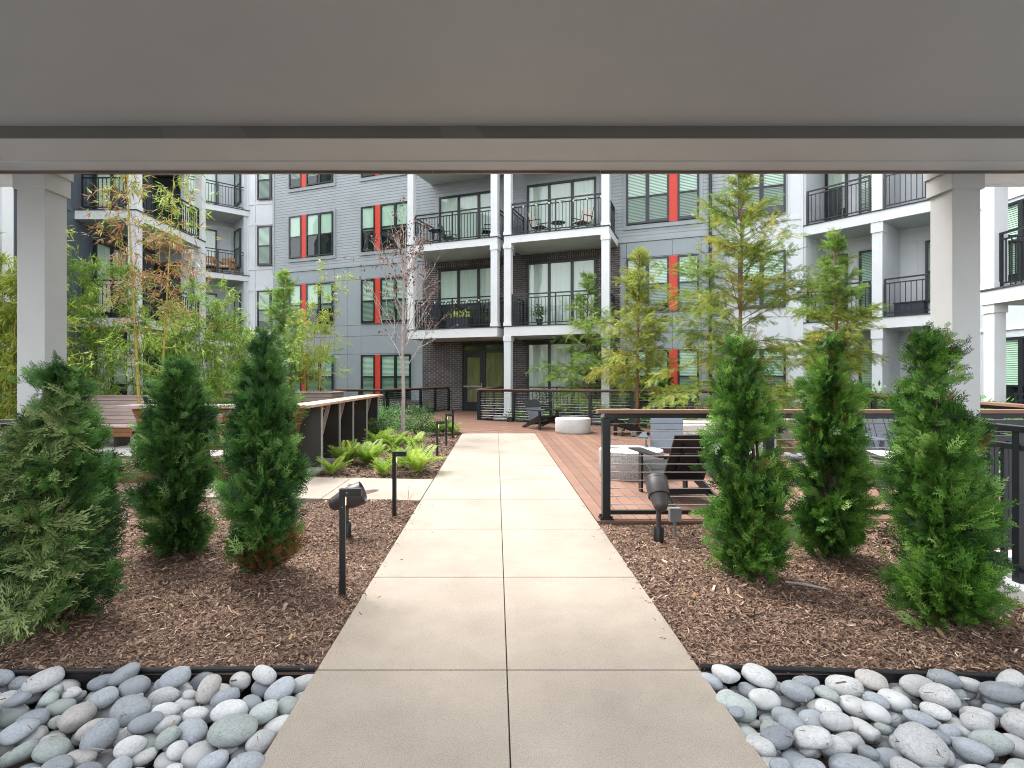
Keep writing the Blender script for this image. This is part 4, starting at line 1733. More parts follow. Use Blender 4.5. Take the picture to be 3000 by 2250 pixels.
lounge_chair((1.28, 14.85), (.5, -.86), 'grey deck chair facing the white drum table from its left', 'chair_dark', 'chair_slate')
lounge_chair((3.1, 13.55), (-.98, -.18), 'dark deck chair in profile facing left beside the slim tree trunk', 'chair_dark')
lounge_chair((2.58, 8.22), (-.3, -.95), 'slate blue deck chair facing the camera behind the nearest drum table', 'chair_grey', 'chair_slate')
lounge_chair((2.10, 6.48), (-.12, .99), 'black deck chair seen from behind at the nearest cable railing', 'chair_dark')
lounge_chair((5.85, 7.95), (-.2, -.98), 'grey deck chair with vertical back boards beyond the right drum table', 'chair_grey', 'chair_slate', True)
lounge_chair((4.58, 6.12), (.25, .97), 'black deck chair turned away, mostly hidden behind the rightmost evergreen', 'chair_dark')
lounge_chair((5.72, 12.0), (-.2, -.98), 'dark green deck chair far back on the deck beside a pale block', 'chair_green')

# pale board-marked concrete blocks
mb = MB()
mb.hexa([(3.35, 9.75, .01), (5.3, 10.25, .01), (5.05, 11.3, .01), (3.1, 10.8, .01), (3.35, 9.75, .56), (5.3, 10.25, .56), (5.05, 11.3, .56), (3.1, 10.8, .56)])
o = mb.build('concrete_seat', 'grain_concrete', bevel=.02)
tag(o, 'long pale concrete seat block with wood grain behind the slate blue chair', 'concrete block')
mb = MB()
mb.hexa([(6.1, 12.15, .01), (6.75, 12.3, .01), (6.6, 12.95, .01), (5.95, 12.8, .01), (6.1, 12.15, .47), (6.75, 12.3, .47), (6.6, 12.95, .47), (5.95, 12.8, .47)])
o = mb.build('concrete_seat', 'grain_concrete', bevel=.02)
tag(o, 'short pale concrete seat block beside the dark green chair', 'concrete block')

# stones lying in the deck opening
for i in range(25):
    tone = random.choices(TONES, [k[2] for k in TONES])[0]
    a = random.uniform(.07, .14)
    x = random.uniform(3.4, 5.7)
    y = 8.75 + .22 * (x - 3.4) + random.uniform(0, .85)
    o = bpy.data.objects.new('river_stone', STONE[(tone[0], random.randrange(5))])
    C.objects.link(o)
    o.location = (x, y, .006 + a * .42 + random.uniform(0, .02))
    o.scale = (a, a * .7, a * .5)
    o.rotation_euler = (random.uniform(-.2, .2), random.uniform(-.2, .2), random.uniform(0, 3))
    tag(o, '%s smooth river stone on the deck before the pale seat block' % tone[1], 'stone', '%s river stones on the deck' % tone[1])

# ------------------------------------------------------------------ path lights and spotlights
PL = [(-1.025, 3.62, .672, 'nearest of the black L-shaped path lights, in front of the left bullet spotlight', .12),
      (-1.045, 5.57, .655, 'black L-shaped path light at the corner of the side path, second nearest', -.05),
      (-1.02, 9.4, .66, 'black L-shaped path light beside the bright fern clumps, third along the path', .02),
      (-1.04, 11.3, .66, 'black L-shaped path light, fourth along the path beside the bare sapling', -.02),
      (-1.03, 12.9, .66, 'farthest of the black L-shaped path lights, at the deck end of the fern bed', 1.2)]
for x, y, h, lab, rz in PL:
    t = thing('path_light', lab, 'path light', (x, y, mulch_z(x, y) - .01), 'black L-shaped path lights along the left edge of the path', rz)
    z = mulch_z(x, y) - .01
    mb = MB()
    mb.box(-.019, .019, -.019, .019, -.05, h - z - .05)
    po = mb.build('post', 'light_metal', t, bevel=.002)
    mb = MB()
    mb.box(-.0195, .125, -.0195, .0195, h - z - .0495, h - z)
    hd = mb.build('lamp_head', 'light_metal', t, bevel=.002)
    mb = MB()
    mb.box(.0195, .0215, -.006, .006, h - z - .11, h - z - .06)
    mb.build('led_strip', 'warm_led', hd)
    mb = MB()
    mb.tube([(.03, -.0185, h - z - .025), (.03, -.0215, h - z - .025)], .004, 6)
    mb.tube([(.0, -.0185, h - z - .12), (.0, -.0215, h - z - .12)], .003, 6)
    mb.build('screw', 'steel_edge', hd)


def bullet_light(x, y, zc, d, lab, r=.105, L=.30, m='brown_enamel', zg=None, lens=None):
    zg = mulch_z(x, y) if zg is None else zg
    t = thing('spotlight', lab, 'spotlight', (x, y, zg), 'bullet shaped garden spotlights')
    d = Vector(d).normalized()
    c = Vector((x, y, zc)) - d * L * .5
    mb = MB()
    pr = [(r * math.sin(a) * .62, L * .16 * (1 - math.cos(a))) for a in [i * math.pi / 2 / 7 for i in range(1, 8)]]
    pr += [(r * (.62 + .38 * math.sin(i / 9 * math.pi / 2)), L * (.16 + .62 * i / 9)) for i in range(1, 10)]
    pr += [(r * .985, L * .9)]
    mb.lathe(pr, c, d, 36)
    bo = mb.build('housing', m, t, smooth=True)
    mb = MB()
    f = L * .42
    mb.lathe([(r * .945, f), (r * .955, f + .004)], c, d, 36)
    mb.build('seam', 'light_metal', bo)
    mb = MB()
    mb.lathe([(r * 1.0, L * .9), (r * 1.0, L * .985), (r * .88, L), (r * .80, L * .93)], c, d, 36)
    mb.build('rim', m, bo, smooth=True)
    if lens:
        mb = MB()
        mb.lathe([(r * .86, L * .985), (r * .3, L * .99)], c, d, 30)
        mb.build('lens', lens, bo)
    mb = MB()
    mb.tube([(x, y, zg + .14), (x, y, zc - r * .6)], .022, 14)
    mb.build('stem', m, t, smooth=True)
    mb = MB()
    mb.tube([(x, y, zg - .05), (x, y, zg + .135), (x, y, zg + .145)], [.044, .044, .038], 20)
    mb.build('stake', 'light_metal', t, smooth=True)
    return t


bullet_light(-1.375, 4.98, .30, (.93, .1, .36), 'brown bullet garden spotlight aimed right behind the nearest path light', .105, .33)
bullet_light(1.43, 4.78, .385, (.05, .62, .62), 'brown bullet garden spotlight aimed up at the deck before the nearest railing post', .098, .33)
bullet_light(.40, 16.7, .12, (0, -1, .05), 'small dark spotlight facing the camera at the foot of the white post', .09, .22, 'light_metal', -.16)
bullet_light(-2.25, 18.9, .17, (.1, -1, .05), 'small dark spotlight facing the camera below the slanting left cable railing', .09, .22, 'light_metal', -.16)
bullet_light(-9.55, 10.55, .22, (.25, -.9, .38), 'garden spotlight with cream lens in front of the long slatted bench', .10, .22, 'light_metal', .0, 'ivory_plastic')
t = thing('junction_box', 'small grey electrical box on a stake behind the right bullet spotlight', 'electrical box', (1.63, 4.95, 0))
mb = MB()
mb.box(1.58, 1.685, 4.93, 4.985, .10, .225)
jb = mb.build('box', 'junction_grey', t, bevel=.004)
mb = MB()
mb.tube([(1.63, 4.96, -.06), (1.63, 4.96, .10)], .014, 10)
mb.build('stake', 'junction_grey', t)
t = thing('uplight', 'tiny lit uplight standing on the deck at the slim tree trunk', 'spotlight', (3.05, 13.1, .006))
mb = MB()
mb.tube([(3.05, 13.1, .006), (3.05, 13.1, .02), (3.05, 13.1, .021), (3.05, 13.1, .10)], [.05, .05, .014, .014], 14)
mb.build('base', 'light_metal', t)
mb = MB()
mb.lathe([(.028, 0), (.036, .05), (.036, .09)], (3.04, 13.1, .10), (.5, .35, .8), 16)
ho = mb.build('housing', 'light_metal', t)
mb = MB()
mb.lathe([(.024, .092), (.010, .10)], (3.04, 13.1, .10), (.5, .35, .8), 14)
mb.build('bulb', 'warm_led', ho)
t = thing('junction_box', 'grey electrical box standing on the deck in front of the slim tree trunk', 'electrical box', (3.28, 12.95, .006))
mb = MB()
mb.box(3.22, 3.34, 12.93, 13.0, .03, .14)
mb.build('box', 'junction_grey', t, bevel=.004)
mb = MB()
mb.box(3.24, 3.32, 12.94, 12.99, .006, .03)
mb.build('foot', 'light_metal', t)

# ------------------------------------------------------------------ foliage tools


def norm(v):
    return v / np.maximum(np.linalg.norm(v, axis=-1, keepdims=True), 1e-9)


def place(T, P, D, Nn, S):
    """T (K,4,3) template along +x in the xy plane; P,D,Nn (n,3); S (n,) -> (n*K,4,3)"""
    D = norm(D)
    Z = norm(Nn - (Nn * D).sum(1, keepdims=True) * D)
    Y = np.cross(Z, D)
    A = np.stack([D, Y, Z], 1) * S[:, None, None]          # (n,3 axes,3)
    V = np.einsum('kci,nij->nkcj', T, A) + P[:, None, None, :]
    return V.reshape(-1, 4, 3)


def kite(l, w, bend=0.):
    return np.array([[[0, 0, 0], [l * .38, w / 2, bend * .2], [l, 0, bend], [l * .38, -w / 2, bend * .2]]])


def strip(p, d, l, w):
    """a narrow pointed quad from p along 2-D direction d"""
    d = np.array(d) / np.linalg.norm(d)
    q = np.array([-d[1], d[0]])
    p = np.array(p)
    pts = [p - q * w * .35, p + d * l * .45 - q * w * .5, p + d * l, p + d * l * .45 + q * w * .5]
    return np.array([[x, y, 0] for x, y in pts])


def bendz(T, k, tw=0.):
    T = T.copy()
    T[..., 2] -= k * T[..., 0] ** 2
    T[..., 2] += tw * T[..., 1] * T[..., 0]
    return T


def thuja_frond(seed, curl=.25):
    r_ = np.random.default_rng(seed)
    q = [strip((0, 0), (1, 0), 1.0, .032)]
    n = 6
    for i in range(n):
        x = .10 + .74 * i / n
        for s in (-1, 1):
            l = (.50 - .26 * i / n) * r_.uniform(.7, 1.2)
            a = R(r_.uniform(26, 42)) * s
            d = (math.cos(a), math.sin(a))
            q.append(strip((x, 0), d, l, .042))
            if l > .26:
                for f, sg in ((.3, 1), (.5, -1), (.72, 1)):
                    a2 = a + sg * R(34)
                    q.append(strip((x + d[0] * l * f, d[1] * l * f), (math.cos(a2), math.sin(a2)), l * .38, .036))
    return bendz(np.array(q), curl, r_.uniform(-.3, .3))


THUJA = [thuja_frond(i, c) for i, c in enumerate((.1, .25, .4, .3))]
CURLED = [thuja_frond(10 + i, c) for i, c in enumerate((.9, 1.2, 1.5))]


def evergreen(name, x, y, H, Rm, lab, seed, prof, lean=(0, 0), m='thuja', nclump=70, per=26, fs=(.085, .165), zb=.06, extras=None, z0=None, leaders=4, grp='conical evergreens planted in the mulch'):
    r_ = np.random.default_rng(seed)
    zg = mulch_z(x, y) if z0 is None else z0
    t = thing(name, lab, 'evergreen', (x, y, zg), grp)
    mb = MB()
    mb.tube([(x, y, zg - .05), (x + lean[0] * .4, y + lean[1] * .4, zg + H * .4), (x + lean[0] * .9, y + lean[1] * .9, zg + H * .85)], [.03, .022, .008], 8)
    for k in range(5):
        a = r_.uniform(0, 6.28)
        rr = Rm * .35
        mb.tube([(x, y, zg + H * .08), (x + rr * math.cos(a), y + rr * math.sin(a), zg + H * r_.uniform(.3, .45)), (x + lean[0] * .8 + rr * .7 * math.cos(a), y + lean[1] * .8 + rr * .7 * math.sin(a), zg + H * r_.uniform(.6, .85))], [.014, .010, .004], 6)
    mb.build('trunk', 'bark_dark', t)

    def radius(tt):
        return Rm * np.interp(tt, [p[0] for p in prof], [p[1] for p in prof])
    # clumps: direction + height; each holds a spray of flat fronds
    tt = r_.beta(1.15, 1.25, nclump) * (1 - zb) + zb
    tt[:11] = r_.uniform(.035, .11, 11)
    ph = np.arange(nclump) * 2.39996 + r_.normal(0, .35, nclump)
    rf = r_.uniform(.55, 1.15, nclump)
    big = r_.uniform(.7, 1.3, nclump)
    P, D, Nn, S, Q = [], [], [], [], []
    for i in range(nclump):
        rad = radius(tt[i]) * rf[i]
        out = np.array([math.cos(ph[i]), math.sin(ph[i]), 0])
        c = np.array([x + lean[0] * tt[i], y + lean[1] * tt[i], zg + H * tt[i] * .95]) + out * rad * .74
        n = int(per * big[i])
        upk = r_.uniform(.5, 1.2)
        dirs = out * 1.15 + np.array([0, 0, upk]) + r_.normal(0, .42, (n, 3))
        pos = c + r_.normal(0, 1, (n, 3)) * np.array([.036, .036, .055]) * (.55 + .55 * rad / Rm) + out * r_.uniform(-.10, .06, (n, 1))
        tang = np.array([-math.sin(ph[i]), math.cos(ph[i]), 0])
        nn = tang * r_.choice([-1, 1], (n, 1)) + r_.normal(0, .55, (n, 3)) + out * r_.normal(0, .5, (n, 1))
        P.append(pos)
        D.append(dirs)
        Nn.append(nn)
        S.append(r_.uniform(fs[0], fs[1], n) * (.5 + .5 * rad / Rm))
        Q.append(np.clip(r_.normal(.38, .2, n) + (r_.random() - .5) * .7 + .25 * (r_.random(n) > .92), 0, 1))
    # leading shoots that give the ragged top
    for k in range(leaders):
        a = r_.uniform(0, 6.28)
        rr = Rm * r_.uniform(.05, .42)
        ztop = H * r_.uniform(.86, 1.0) if k else H
        for j in range(16):
            f = r_.uniform(.62, 1.0)
            zz_ = ztop * f
            sp = (1 - f) * .16 + .012
            m_ = 4
            P.append(np.array([x + lean[0] * f, y + lean[1] * f, zg + zz_ - .10]) + np.array([rr * math.cos(a), rr * math.sin(a), 0]) + r_.normal(0, sp, (m_, 3)) * np.array([1, 1, .5]))
            D.append(np.array([0, 0, 1.]) + r_.normal(0, .33, (m_, 3)))
            Nn.append(r_.normal(0, 1, (m_, 3)) * np.array([1, 1, .2]))
            S.append(r_.uniform(fs[0] * .9, fs[1] * .85, m_))
            Q.append(np.clip(r_.normal(.45, .18, m_), 0, 1))
    P, D, Nn, S, Q = np.concatenate(P), np.concatenate(D), np.concatenate(Nn), np.concatenate(S), np.concatenate(Q)
    sel = np.zeros(len(P), int)
    if extras:
        sel = extras(P, r_, x, y, zg, H)
    for grpi, (pn, mm, tmpl) in enumerate((('foliage', m, THUJA), ('faded_foliage', 'thuja_pale', CURLED), ('dead_foliage', 'thuja_brown', THUJA))):
        ii = np.where(sel == grpi)[0]
        if not len(ii):
            continue
        Vs, Rs = [], []
        kind = r_.integers(0, len(tmpl), len(ii))
        for k in range(len(tmpl)):
            jj = ii[kind == k]
            if len(jj):
                Vs.append(place(tmpl[k], P[jj], D[jj], Nn[jj], S[jj]))
                Rs.append(np.repeat(Q[jj], len(tmpl[k])) + np.tile(np.linspace(-.06, .12, len(tmpl[k])), len(jj)))
        quads(pn, np.concatenate(Vs), np.concatenate(Rs), mm, t)
    return t


def faded(P, r_, x, y, zg, H):
    f = (P[:, 2] - zg) / H
    toward = -(P[:, 1] - y) + .35 * (P[:, 0] - x)
    return np.where((toward > .04) & (np.abs(P[:, 0] - x - .02 - .05 * np.sin(9 * f)) < .10 * (1.15 - .3 * f)) & (f < .85) & (r_.random(len(P)) < .62), 1, 0)


def brownfoot(P, r_, x, y, zg, H):
    f = (P[:, 2] - zg) / H
    return np.where((f < .13) & (r_.random(len(P)) < .6 - 3 * f + .25 * (P[:, 0] > x)), 2, 0)


def browncore(P, r_, x, y, zg, H):
    d = np.hypot(P[:, 0] - x, P[:, 1] - y)
    return np.where((d < .09) & (r_.random(len(P)) < .12), 2, 0)


PR_A = [(0, .9), (.12, 1.05), (.35, 1.0), (.6, .78), (.8, .48), (.93, .22), (1, .06)]
PR_B = [(0, .55), (.15, .95), (.4, 1.0), (.65, .84), (.82, .5), (.93, .22), (1, .05)]
PR_C = [(0, .5), (.1, .8), (.3, 1.0), (.55, .84), (.78, .52), (.92, .22), (1, .05)]
evergreen('conical_evergreen', -2.60, 3.19, 1.52, .225, 'broad conical evergreen with pale olive dried front, leftmost, before the left column', 1, PR_A, (.02, 0), 'thuja_dark', 120, 58, extras=faded, zb=.03)
evergreen('conical_evergreen', -2.58, 4.40, 1.56, .225, 'dark green conical evergreen with twin tips in the middle of the left three', 2, PR_B, (0, 0), 'thuja_dark', 96, 60, zb=.07)
evergreen('conical_evergreen', -1.66, 3.88, 1.73, .165, 'dark green conical evergreen with browned foot beside the nearest path light', 3, PR_B, (.0, 0), 'thuja_dark', 96, 60, extras=brownfoot, zb=.05)
evergreen('conical_evergreen', 1.80, 3.85, 1.75, .175, 'tall bright conical evergreen right of the bullet spotlight, in front of the railing', 4, PR_C, (-.06, 0), 'thuja', 96, 60, extras=browncore, zb=.05)
evergreen('conical_evergreen', 2.62, 4.25, 1.74, .205, 'slim conical evergreen in the middle of the right three', 5, PR_C, (0, 0), 'thuja', 96, 60, extras=browncore, zb=.07)
evergreen('conical_evergreen', 2.59, 3.10, 1.70, .155, 'rightmost conical evergreen with a broken low branch, before the right column', 6, PR_A, (-.12, 0), 'thuja', 96, 60, extras=browncore, zb=.03)
evergreen('conical_evergreen', 4.62, 17.45, 1.45, .36, 'small far conical evergreen by the red panel window, nearer the slim tree', 7, PR_A, m='thuja', nclump=40, per=12, fs=(.16, .28), z0=-.12, grp='small evergreens below the facade')
evergreen('conical_evergreen', 5.42, 17.3, 1.72, .40, 'small far conical evergreen in front of the blinds, right of its twin', 8, PR_A, m='thuja', nclump=40, per=12, fs=(.16, .28), z0=-.12, grp='small evergreens below the facade')

# ------------------------------------------------------------------ feathery cypresses


def feather(n=10, l=.19, w=.05):
    q = [strip((0, 0), (1, 0), 1.0, .022)]
    for i in range(n):
        x = .06 + .9 * i / n
        for s in (-1, 1):
            a = R(58 - 16 * i / n) * s
            q.append(strip((x, 0), (math.cos(a), math.sin(a)), l * (1.25 - .75 * abs(i / n - .35)), w))
    return bendz(np.array(q), .16, .1)


FEATHER = feather()


def cypress(x, y, H, Rm, lab, seed, m, zb=.22, nb=58, z0=0., bark='bark_brown', prof=None, feathers=15, fl=(.16, .32), upper=None, trunk_r=.045, lean=(0, 0)):
    r_ = np.random.default_rng(seed)
    t = thing('cypress_tree', lab, 'tree', (x, y, z0), 'feathery young cypress trees around the deck')
    prof = prof or [(0, .75), (.2, 1.0), (.5, .72), (.8, .36), (1, .06)]
    tm = MB()
    pts = [(x + lean[0] * f + .03 * math.sin(5 * f + seed), y + lean[1] * f, z0 - .1 + (H + .1) * f) for f in np.linspace(0, 1, 9)]
    tm.tube(pts, [trunk_r * (1.15 - f) + .004 for f in np.linspace(0, 1, 9)], 9)
    bm_ = MB()
    P, D, Nn, S, Q = [], [], [], [], []
    nb = int(nb * 1.1)
    def spray(bp, ss, nf, f, tone):
        u = r_.uniform(.1, 1.0, nf)
        pos = np.stack([np.interp(u, ss, bp[:, c]) for c in range(3)], 1)
        tang = norm(np.stack([np.interp(np.minimum(u + .08, 1), ss, bp[:, c]) for c in range(3)], 1) - np.stack([np.interp(u - .06, ss, bp[:, c]) for c in range(3)], 1))
        side = norm(np.cross(tang, np.array([0, 0, 1.]))) * r_.choice([-1, 1], (nf, 1))
        d = tang * r_.uniform(.4, 1.1, (nf, 1)) + side * r_.uniform(.1, 1.0, (nf, 1)) + np.array([0, 0, 1.]) * r_.normal(-.22 + .4 * f, .38, (nf, 1))
        P.append(pos + r_.normal(0, .02, (nf, 3)))
        D.append(d)
        Nn.append(np.array([0, 0, 1.]) + r_.normal(0, .8, (nf, 3)))
        S.append(r_.uniform(fl[0], fl[1], nf) * .86 * (1.1 - .35 * u) * (1 - .2 * f))
        Q.append(np.clip(r_.normal(.45, .2, nf) + tone, 0, 1))
    for i in range(nb):
        f = np.clip((i + r_.normal(0, 1.6)) / nb, 0, .995)
        zf = zb + (1 - zb) * f ** .93
        ph = i * 2.39996 + r_.normal(0, .5)
        L = Rm * np.interp(f, [p[0] for p in prof], [p[1] for p in prof]) * (r_.uniform(.45, 1.0) if i % 3 else r_.uniform(.85, 1.22))
        el = R(12 + 36 * f + r_.normal(0, 15))
        out = np.array([math.cos(ph), math.sin(ph), 0])
        base = np.array([x + lean[0] * zf, y + lean[1] * zf, z0 + H * zf])
        ss = np.linspace(0, 1, 6)
        droop = r_.uniform(.15, .48) * (1 - .8 * f) * L
        bend_ = r_.normal(0, .12) * L
        tang0 = np.array([-out[1], out[0], 0])
        bp = base + out * (L * ss)[:, None] * math.cos(el) + tang0 * (bend_ * ss ** 2)[:, None] + np.array([0, 0, 1.]) * (L * ss * math.sin(el) - droop * ss ** 2.2)[:, None]
        bm_.tube(bp.tolist(), [.010 * (1 - q * .8) * (1.2 - .7 * f) for q in ss], 5, cap=False)
        tone = r_.normal(0, .16)
        spray(bp, ss, max(6, int(feathers * 2.3 * (.4 + .75 * L / Rm))), f, tone)
        for j in range(int(2 + 5 * L / Rm)):
            u0 = r_.uniform(.2, .85)
            p0 = np.array([np.interp(u0, ss, bp[:, c]) for c in range(3)])
            l2 = L * r_.uniform(.22, .48) * (1.15 - .5 * u0)
            a2 = r_.choice([-1, 1]) * r_.uniform(.4, 1.1)
            o2 = out * math.cos(a2) + tang0 * math.sin(a2)
            e2 = el + r_.normal(-.1, .35)
            s2 = np.linspace(0, 1, 4)
            b2 = p0 + o2 * (l2 * s2)[:, None] * math.cos(e2) + np.array([0, 0, 1.]) * (l2 * s2 * math.sin(e2) - l2 * r_.uniform(.1, .5) * s2 ** 2)[:, None]
            bm_.tube(b2.tolist(), [.0045 * (1 - .7 * q) for q in s2], 3, cap=False)
            spray(b2, s2, max(4, int(feathers * 3.0 * l2 / Rm)), f, tone + r_.normal(0, .06))
    tm.build('trunk', bark, t, smooth=True)
    bm_.build('branches', bark, t)
    P, D, Nn, S, Q = np.concatenate(P), np.concatenate(D), np.concatenate(Nn), np.concatenate(S), np.concatenate(Q)
    groups = [('crown', m, np.ones(len(P), bool))]
    if upper:
        up_ = (P[:, 2] - z0) / H > upper[1] + r_.normal(0, .05, len(P))
        groups = [('crown', m, ~up_), ('crown_tip', upper[0], up_)]
    for pn, mm, sel in groups:
        if sel.sum():
            V = place(FEATHER, P[sel], D[sel], Nn[sel], S[sel])
            quads(pn, V, np.repeat(Q[sel], len(FEATHER)) + np.tile(r_.normal(0, .06, len(FEATHER)), sel.sum()), mm, t)
    return t


PYR = [(0, .8), (.15, 1.0), (.35, .92), (.55, .66), (.75, .36), (.9, .2), (1, .06)]
cypress(2.92, 17.35, 4.75, 2.0, 'pale green feathery cypress standing beyond the rear railing, left of its golden neighbour', 21, 'cypress_bright', .06, 95, -.1, prof=PYR, feathers=14, fl=(.18, .36))
cypress(3.60, 13.75, 4.6, 1.25, 'golden feathery cypress on a slim bare trunk growing through the deck', 22, 'cypress_gold', .27, 80, 0, prof=[(0, .7), (.15, 1.0), (.4, .85), (.62, .55), (.75, .62), (.9, .3), (1, .05)], feathers=13, fl=(.16, .30))
cypress(4.85, 10.8, 5.65, 1.85, 'tallest dark green feathery cypress rising behind the tall bright evergreen', 23, 'cypress_deep', .12, 110, 0, bark='bark_brown', prof=[(0, .75), (.12, .95), (.3, 1.0), (.5, .84), (.7, .56), (.88, .26), (1, .05)], feathers=15, fl=(.17, .33))
cypress(7.15, 11.45, 4.45, 1.12, 'yellow green feathery cypress before the right balconies', 24, 'cypress_gold', .12, 88, 0, prof=[(0, .8), (.2, 1.0), (.45, .85), (.65, .6), (.78, .46), (.9, .26), (1, .06)], feathers=15, fl=(.16, .3), upper=('cypress_green', .62))
cypress(-7.2, 18.4, 5.0, 2.1, 'bright green feathery cypress in front of the far left grey corner', 25, 'cypress_bright', .10, 92, -.1, prof=[(0, .95), (.15, 1.0), (.4, .75), (.65, .5), (.85, .3), (1, .05)], feathers=17, fl=(.2, .38))

# ------------------------------------------------------------------ bare maple sapling
t = thing('maple_sapling', 'nearly bare grey sapling with a few dried brown leaves left of the path end', 'tree', (-2.19, 12.7, 0))
r_ = np.random.default_rng(31)
tm, bm_ = MB(), MB()
tm.tube([(-2.19, 12.7, -.1), (-2.17, 12.7, 1.0), (-2.2, 12.71, 2.1), (-2.17, 12.7, 3.4), (-2.13, 12.7, 4.4), (-2.1, 12.7, 5.2)], [.052, .043, .036, .024, .014, .004], 10)
tips = []


def twig(p, d, L, rad, depth):
    p = np.array(p, float)
    d = np.array(d, float) / np.linalg.norm(d)
    pts = [p]
    for k in range(4):
        d = d + np.array([0, 0, .10]) + r_.normal(0, .08, 3)
        d /= np.linalg.norm(d)
        pts.append(pts[-1] + d * L / 4)
    bm_.tube([q.tolist() for q in pts], [rad * (1 - .75 * i / 4) for i in range(5)], 5, cap=False)
    tips.append((pts[-1], d))
    if depth:
        for k in range(5 if depth > 1 else 3):
            i = r_.integers(1, 5)
            s = d + r_.normal(0, .55, 3) * np.array([1, 1, .5])
            twig(pts[i], s, L * r_.uniform(.35, .6), rad * .5, depth - 1)
    if L > .3:
        tips.append((pts[2], d))


for k in range(19):
    z = 1.55 + 3.1 * (k / 19) ** 1.0
    a = k * 2.4 + r_.normal(0, .3)
    L = np.interp(z, [1.55, 2.6, 4.6], [1.75, 1.5, .65]) * r_.uniform(.75, 1.1)
    twig((-2.18, 12.7, z), (math.cos(a) * .62, math.sin(a) * .62, .78), L, .014, 2)
tm.build('trunk', 'bark_grey', t, smooth=True)
bm_.build('branches', 'bark_grey', t)
P, D, Nn, S = [], [], [], []
for (p, d) in tips:
    if r_.random() < .34:
        for j in range(r_.integers(3, 7)):
            P.append(p + r_.normal(0, .03, 3))
            D.append(r_.normal(0, 1, 3) + np.array([0, 0, -.8]))
            Nn.append(r_.normal(0, 1, 3))
            S.append(r_.uniform(.045, .085))
K = np.concatenate([kite(1, .5, .2), kite(.8, .35, -.3)])
P, D, Nn, S = map(np.array, (P, D, Nn, S))
quads('dry_leaves', place(K, P, D, Nn, S), r_.random(len(P) * 2), 'maple_dry', t)

# ------------------------------------------------------------------ bamboo


def bamboo(culms, lab, seed, base, leafm='bamboo_leaf', dry=None, culm_m='culm', leaf=(.09, .16), lw=.15, br=(.35, .75), dens=1.0, z_first=.5):
    """culms: list of (x,y,z0, xt,yt,H, radius)"""
    r_ = np.random.default_rng(seed)
    t = thing('bamboo_clump', lab, 'bamboo', base, 'bamboo planted around the timber seating')
    nm, tw = MB(), MB()
    P, D, Nn, S, Q, G = [], [], [], [], [], []
    for (x, y, z0, xt, yt, H, rad) in culms:
        cm = MB()
        k = 12
        pts = [(x + (xt - x) * f ** 1.5 + .02 * math.sin(4 * f + x * 9), y + (yt - y) * f ** 1.5, z0 + H * f) for f in np.linspace(0, 1, k)]
        cm.tube(pts, [rad * (1.02 - .85 * f) for f in np.linspace(0, 1, k)], 8, cap=False)
        cu = cm.build('culm', culm_m, t, smooth=True)
        pa = np.array(pts)
        nz_ = np.linspace(0, 1, k)
        nodes = np.arange(.18, H, .21)
        nm = MB()
        for h in nodes:
            f = h / H
            c = np.array([np.interp(f, nz_, pa[:, i]) for i in range(3)])
            rr = rad * (1.02 - .85 * f)
            nm.lathe([(rr * 1.03, -.006), (rr * 1.16, 0), (rr * 1.03, .006)], c, (0, 0, 1), 8)
            if f < z_first + r_.normal(0, .06):
                continue
            for b in range(r_.integers(3, 6)):
                if r_.random() > dens:
                    continue
                a = r_.uniform(0, 6.28)
                L = r_.uniform(*br) * (1.15 - .75 * f)
                el = r_.uniform(.25, 1.0)
                o = np.array([math.cos(a), math.sin(a), 0])
                ss = np.linspace(0, 1, 5)
                bp = c + o * (L * ss)[:, None] * math.cos(el) + np.array([0, 0, 1.]) * (L * ss * math.sin(el) - .5 * L * ss ** 2)[:, None]
                tw.tube(bp.tolist(), [.0035 * (1 - .6 * s) for s in ss], 3, cap=False)
                for j in range(r_.integers(6, 11)):
                    u = r_.uniform(.2, 1)
                    p = np.array([np.interp(u, ss, bp[:, i]) for i in range(3)]) + r_.normal(0, .05, 3)
                    for q in range(r_.integers(3, 7)):
                        P.append(p + r_.normal(0, .015, 3))
                        D.append(o * r_.uniform(.2, 1.1) + r_.normal(0, .55, 3) + np.array([0, 0, r_.uniform(-.8, .25)]))
                        Nn.append(np.array([0, 0, 1.]) + r_.normal(0, .5, 3))
                        S.append(r_.uniform(*leaf))
                        Q.append(r_.beta(2.2, 2.4))
                        G.append(1 if dry and dry(p, r_) else 0)
        nm.build('nodes', 'culm_node', cu)
    tw.build('twigs', culm_m, t)
    P, D, Nn, S, Q, G = map(np.array, (P, D, Nn, S, Q, G))
    K = kite(1, lw, -.12)
    for gi, (pn, mm) in enumerate((('leaves', leafm), ('dry_leaves', 'bamboo_dry'))):
        s = G == gi
        if s.any():
            quads(pn, place(K, P[s], D[s], Nn[s], S[s]), Q[s], mm, t)
    return t


def dry1(p, r_):
    z = p[2]
    pr = np.interp(z, [2.0, 2.5, 3.3, 4.0, 4.4, 6], [0, .45, .92, .8, .6, .3])
    if p[0] > -5.95 and z > 3.8:
        pr *= .45
    return r_.random() < pr


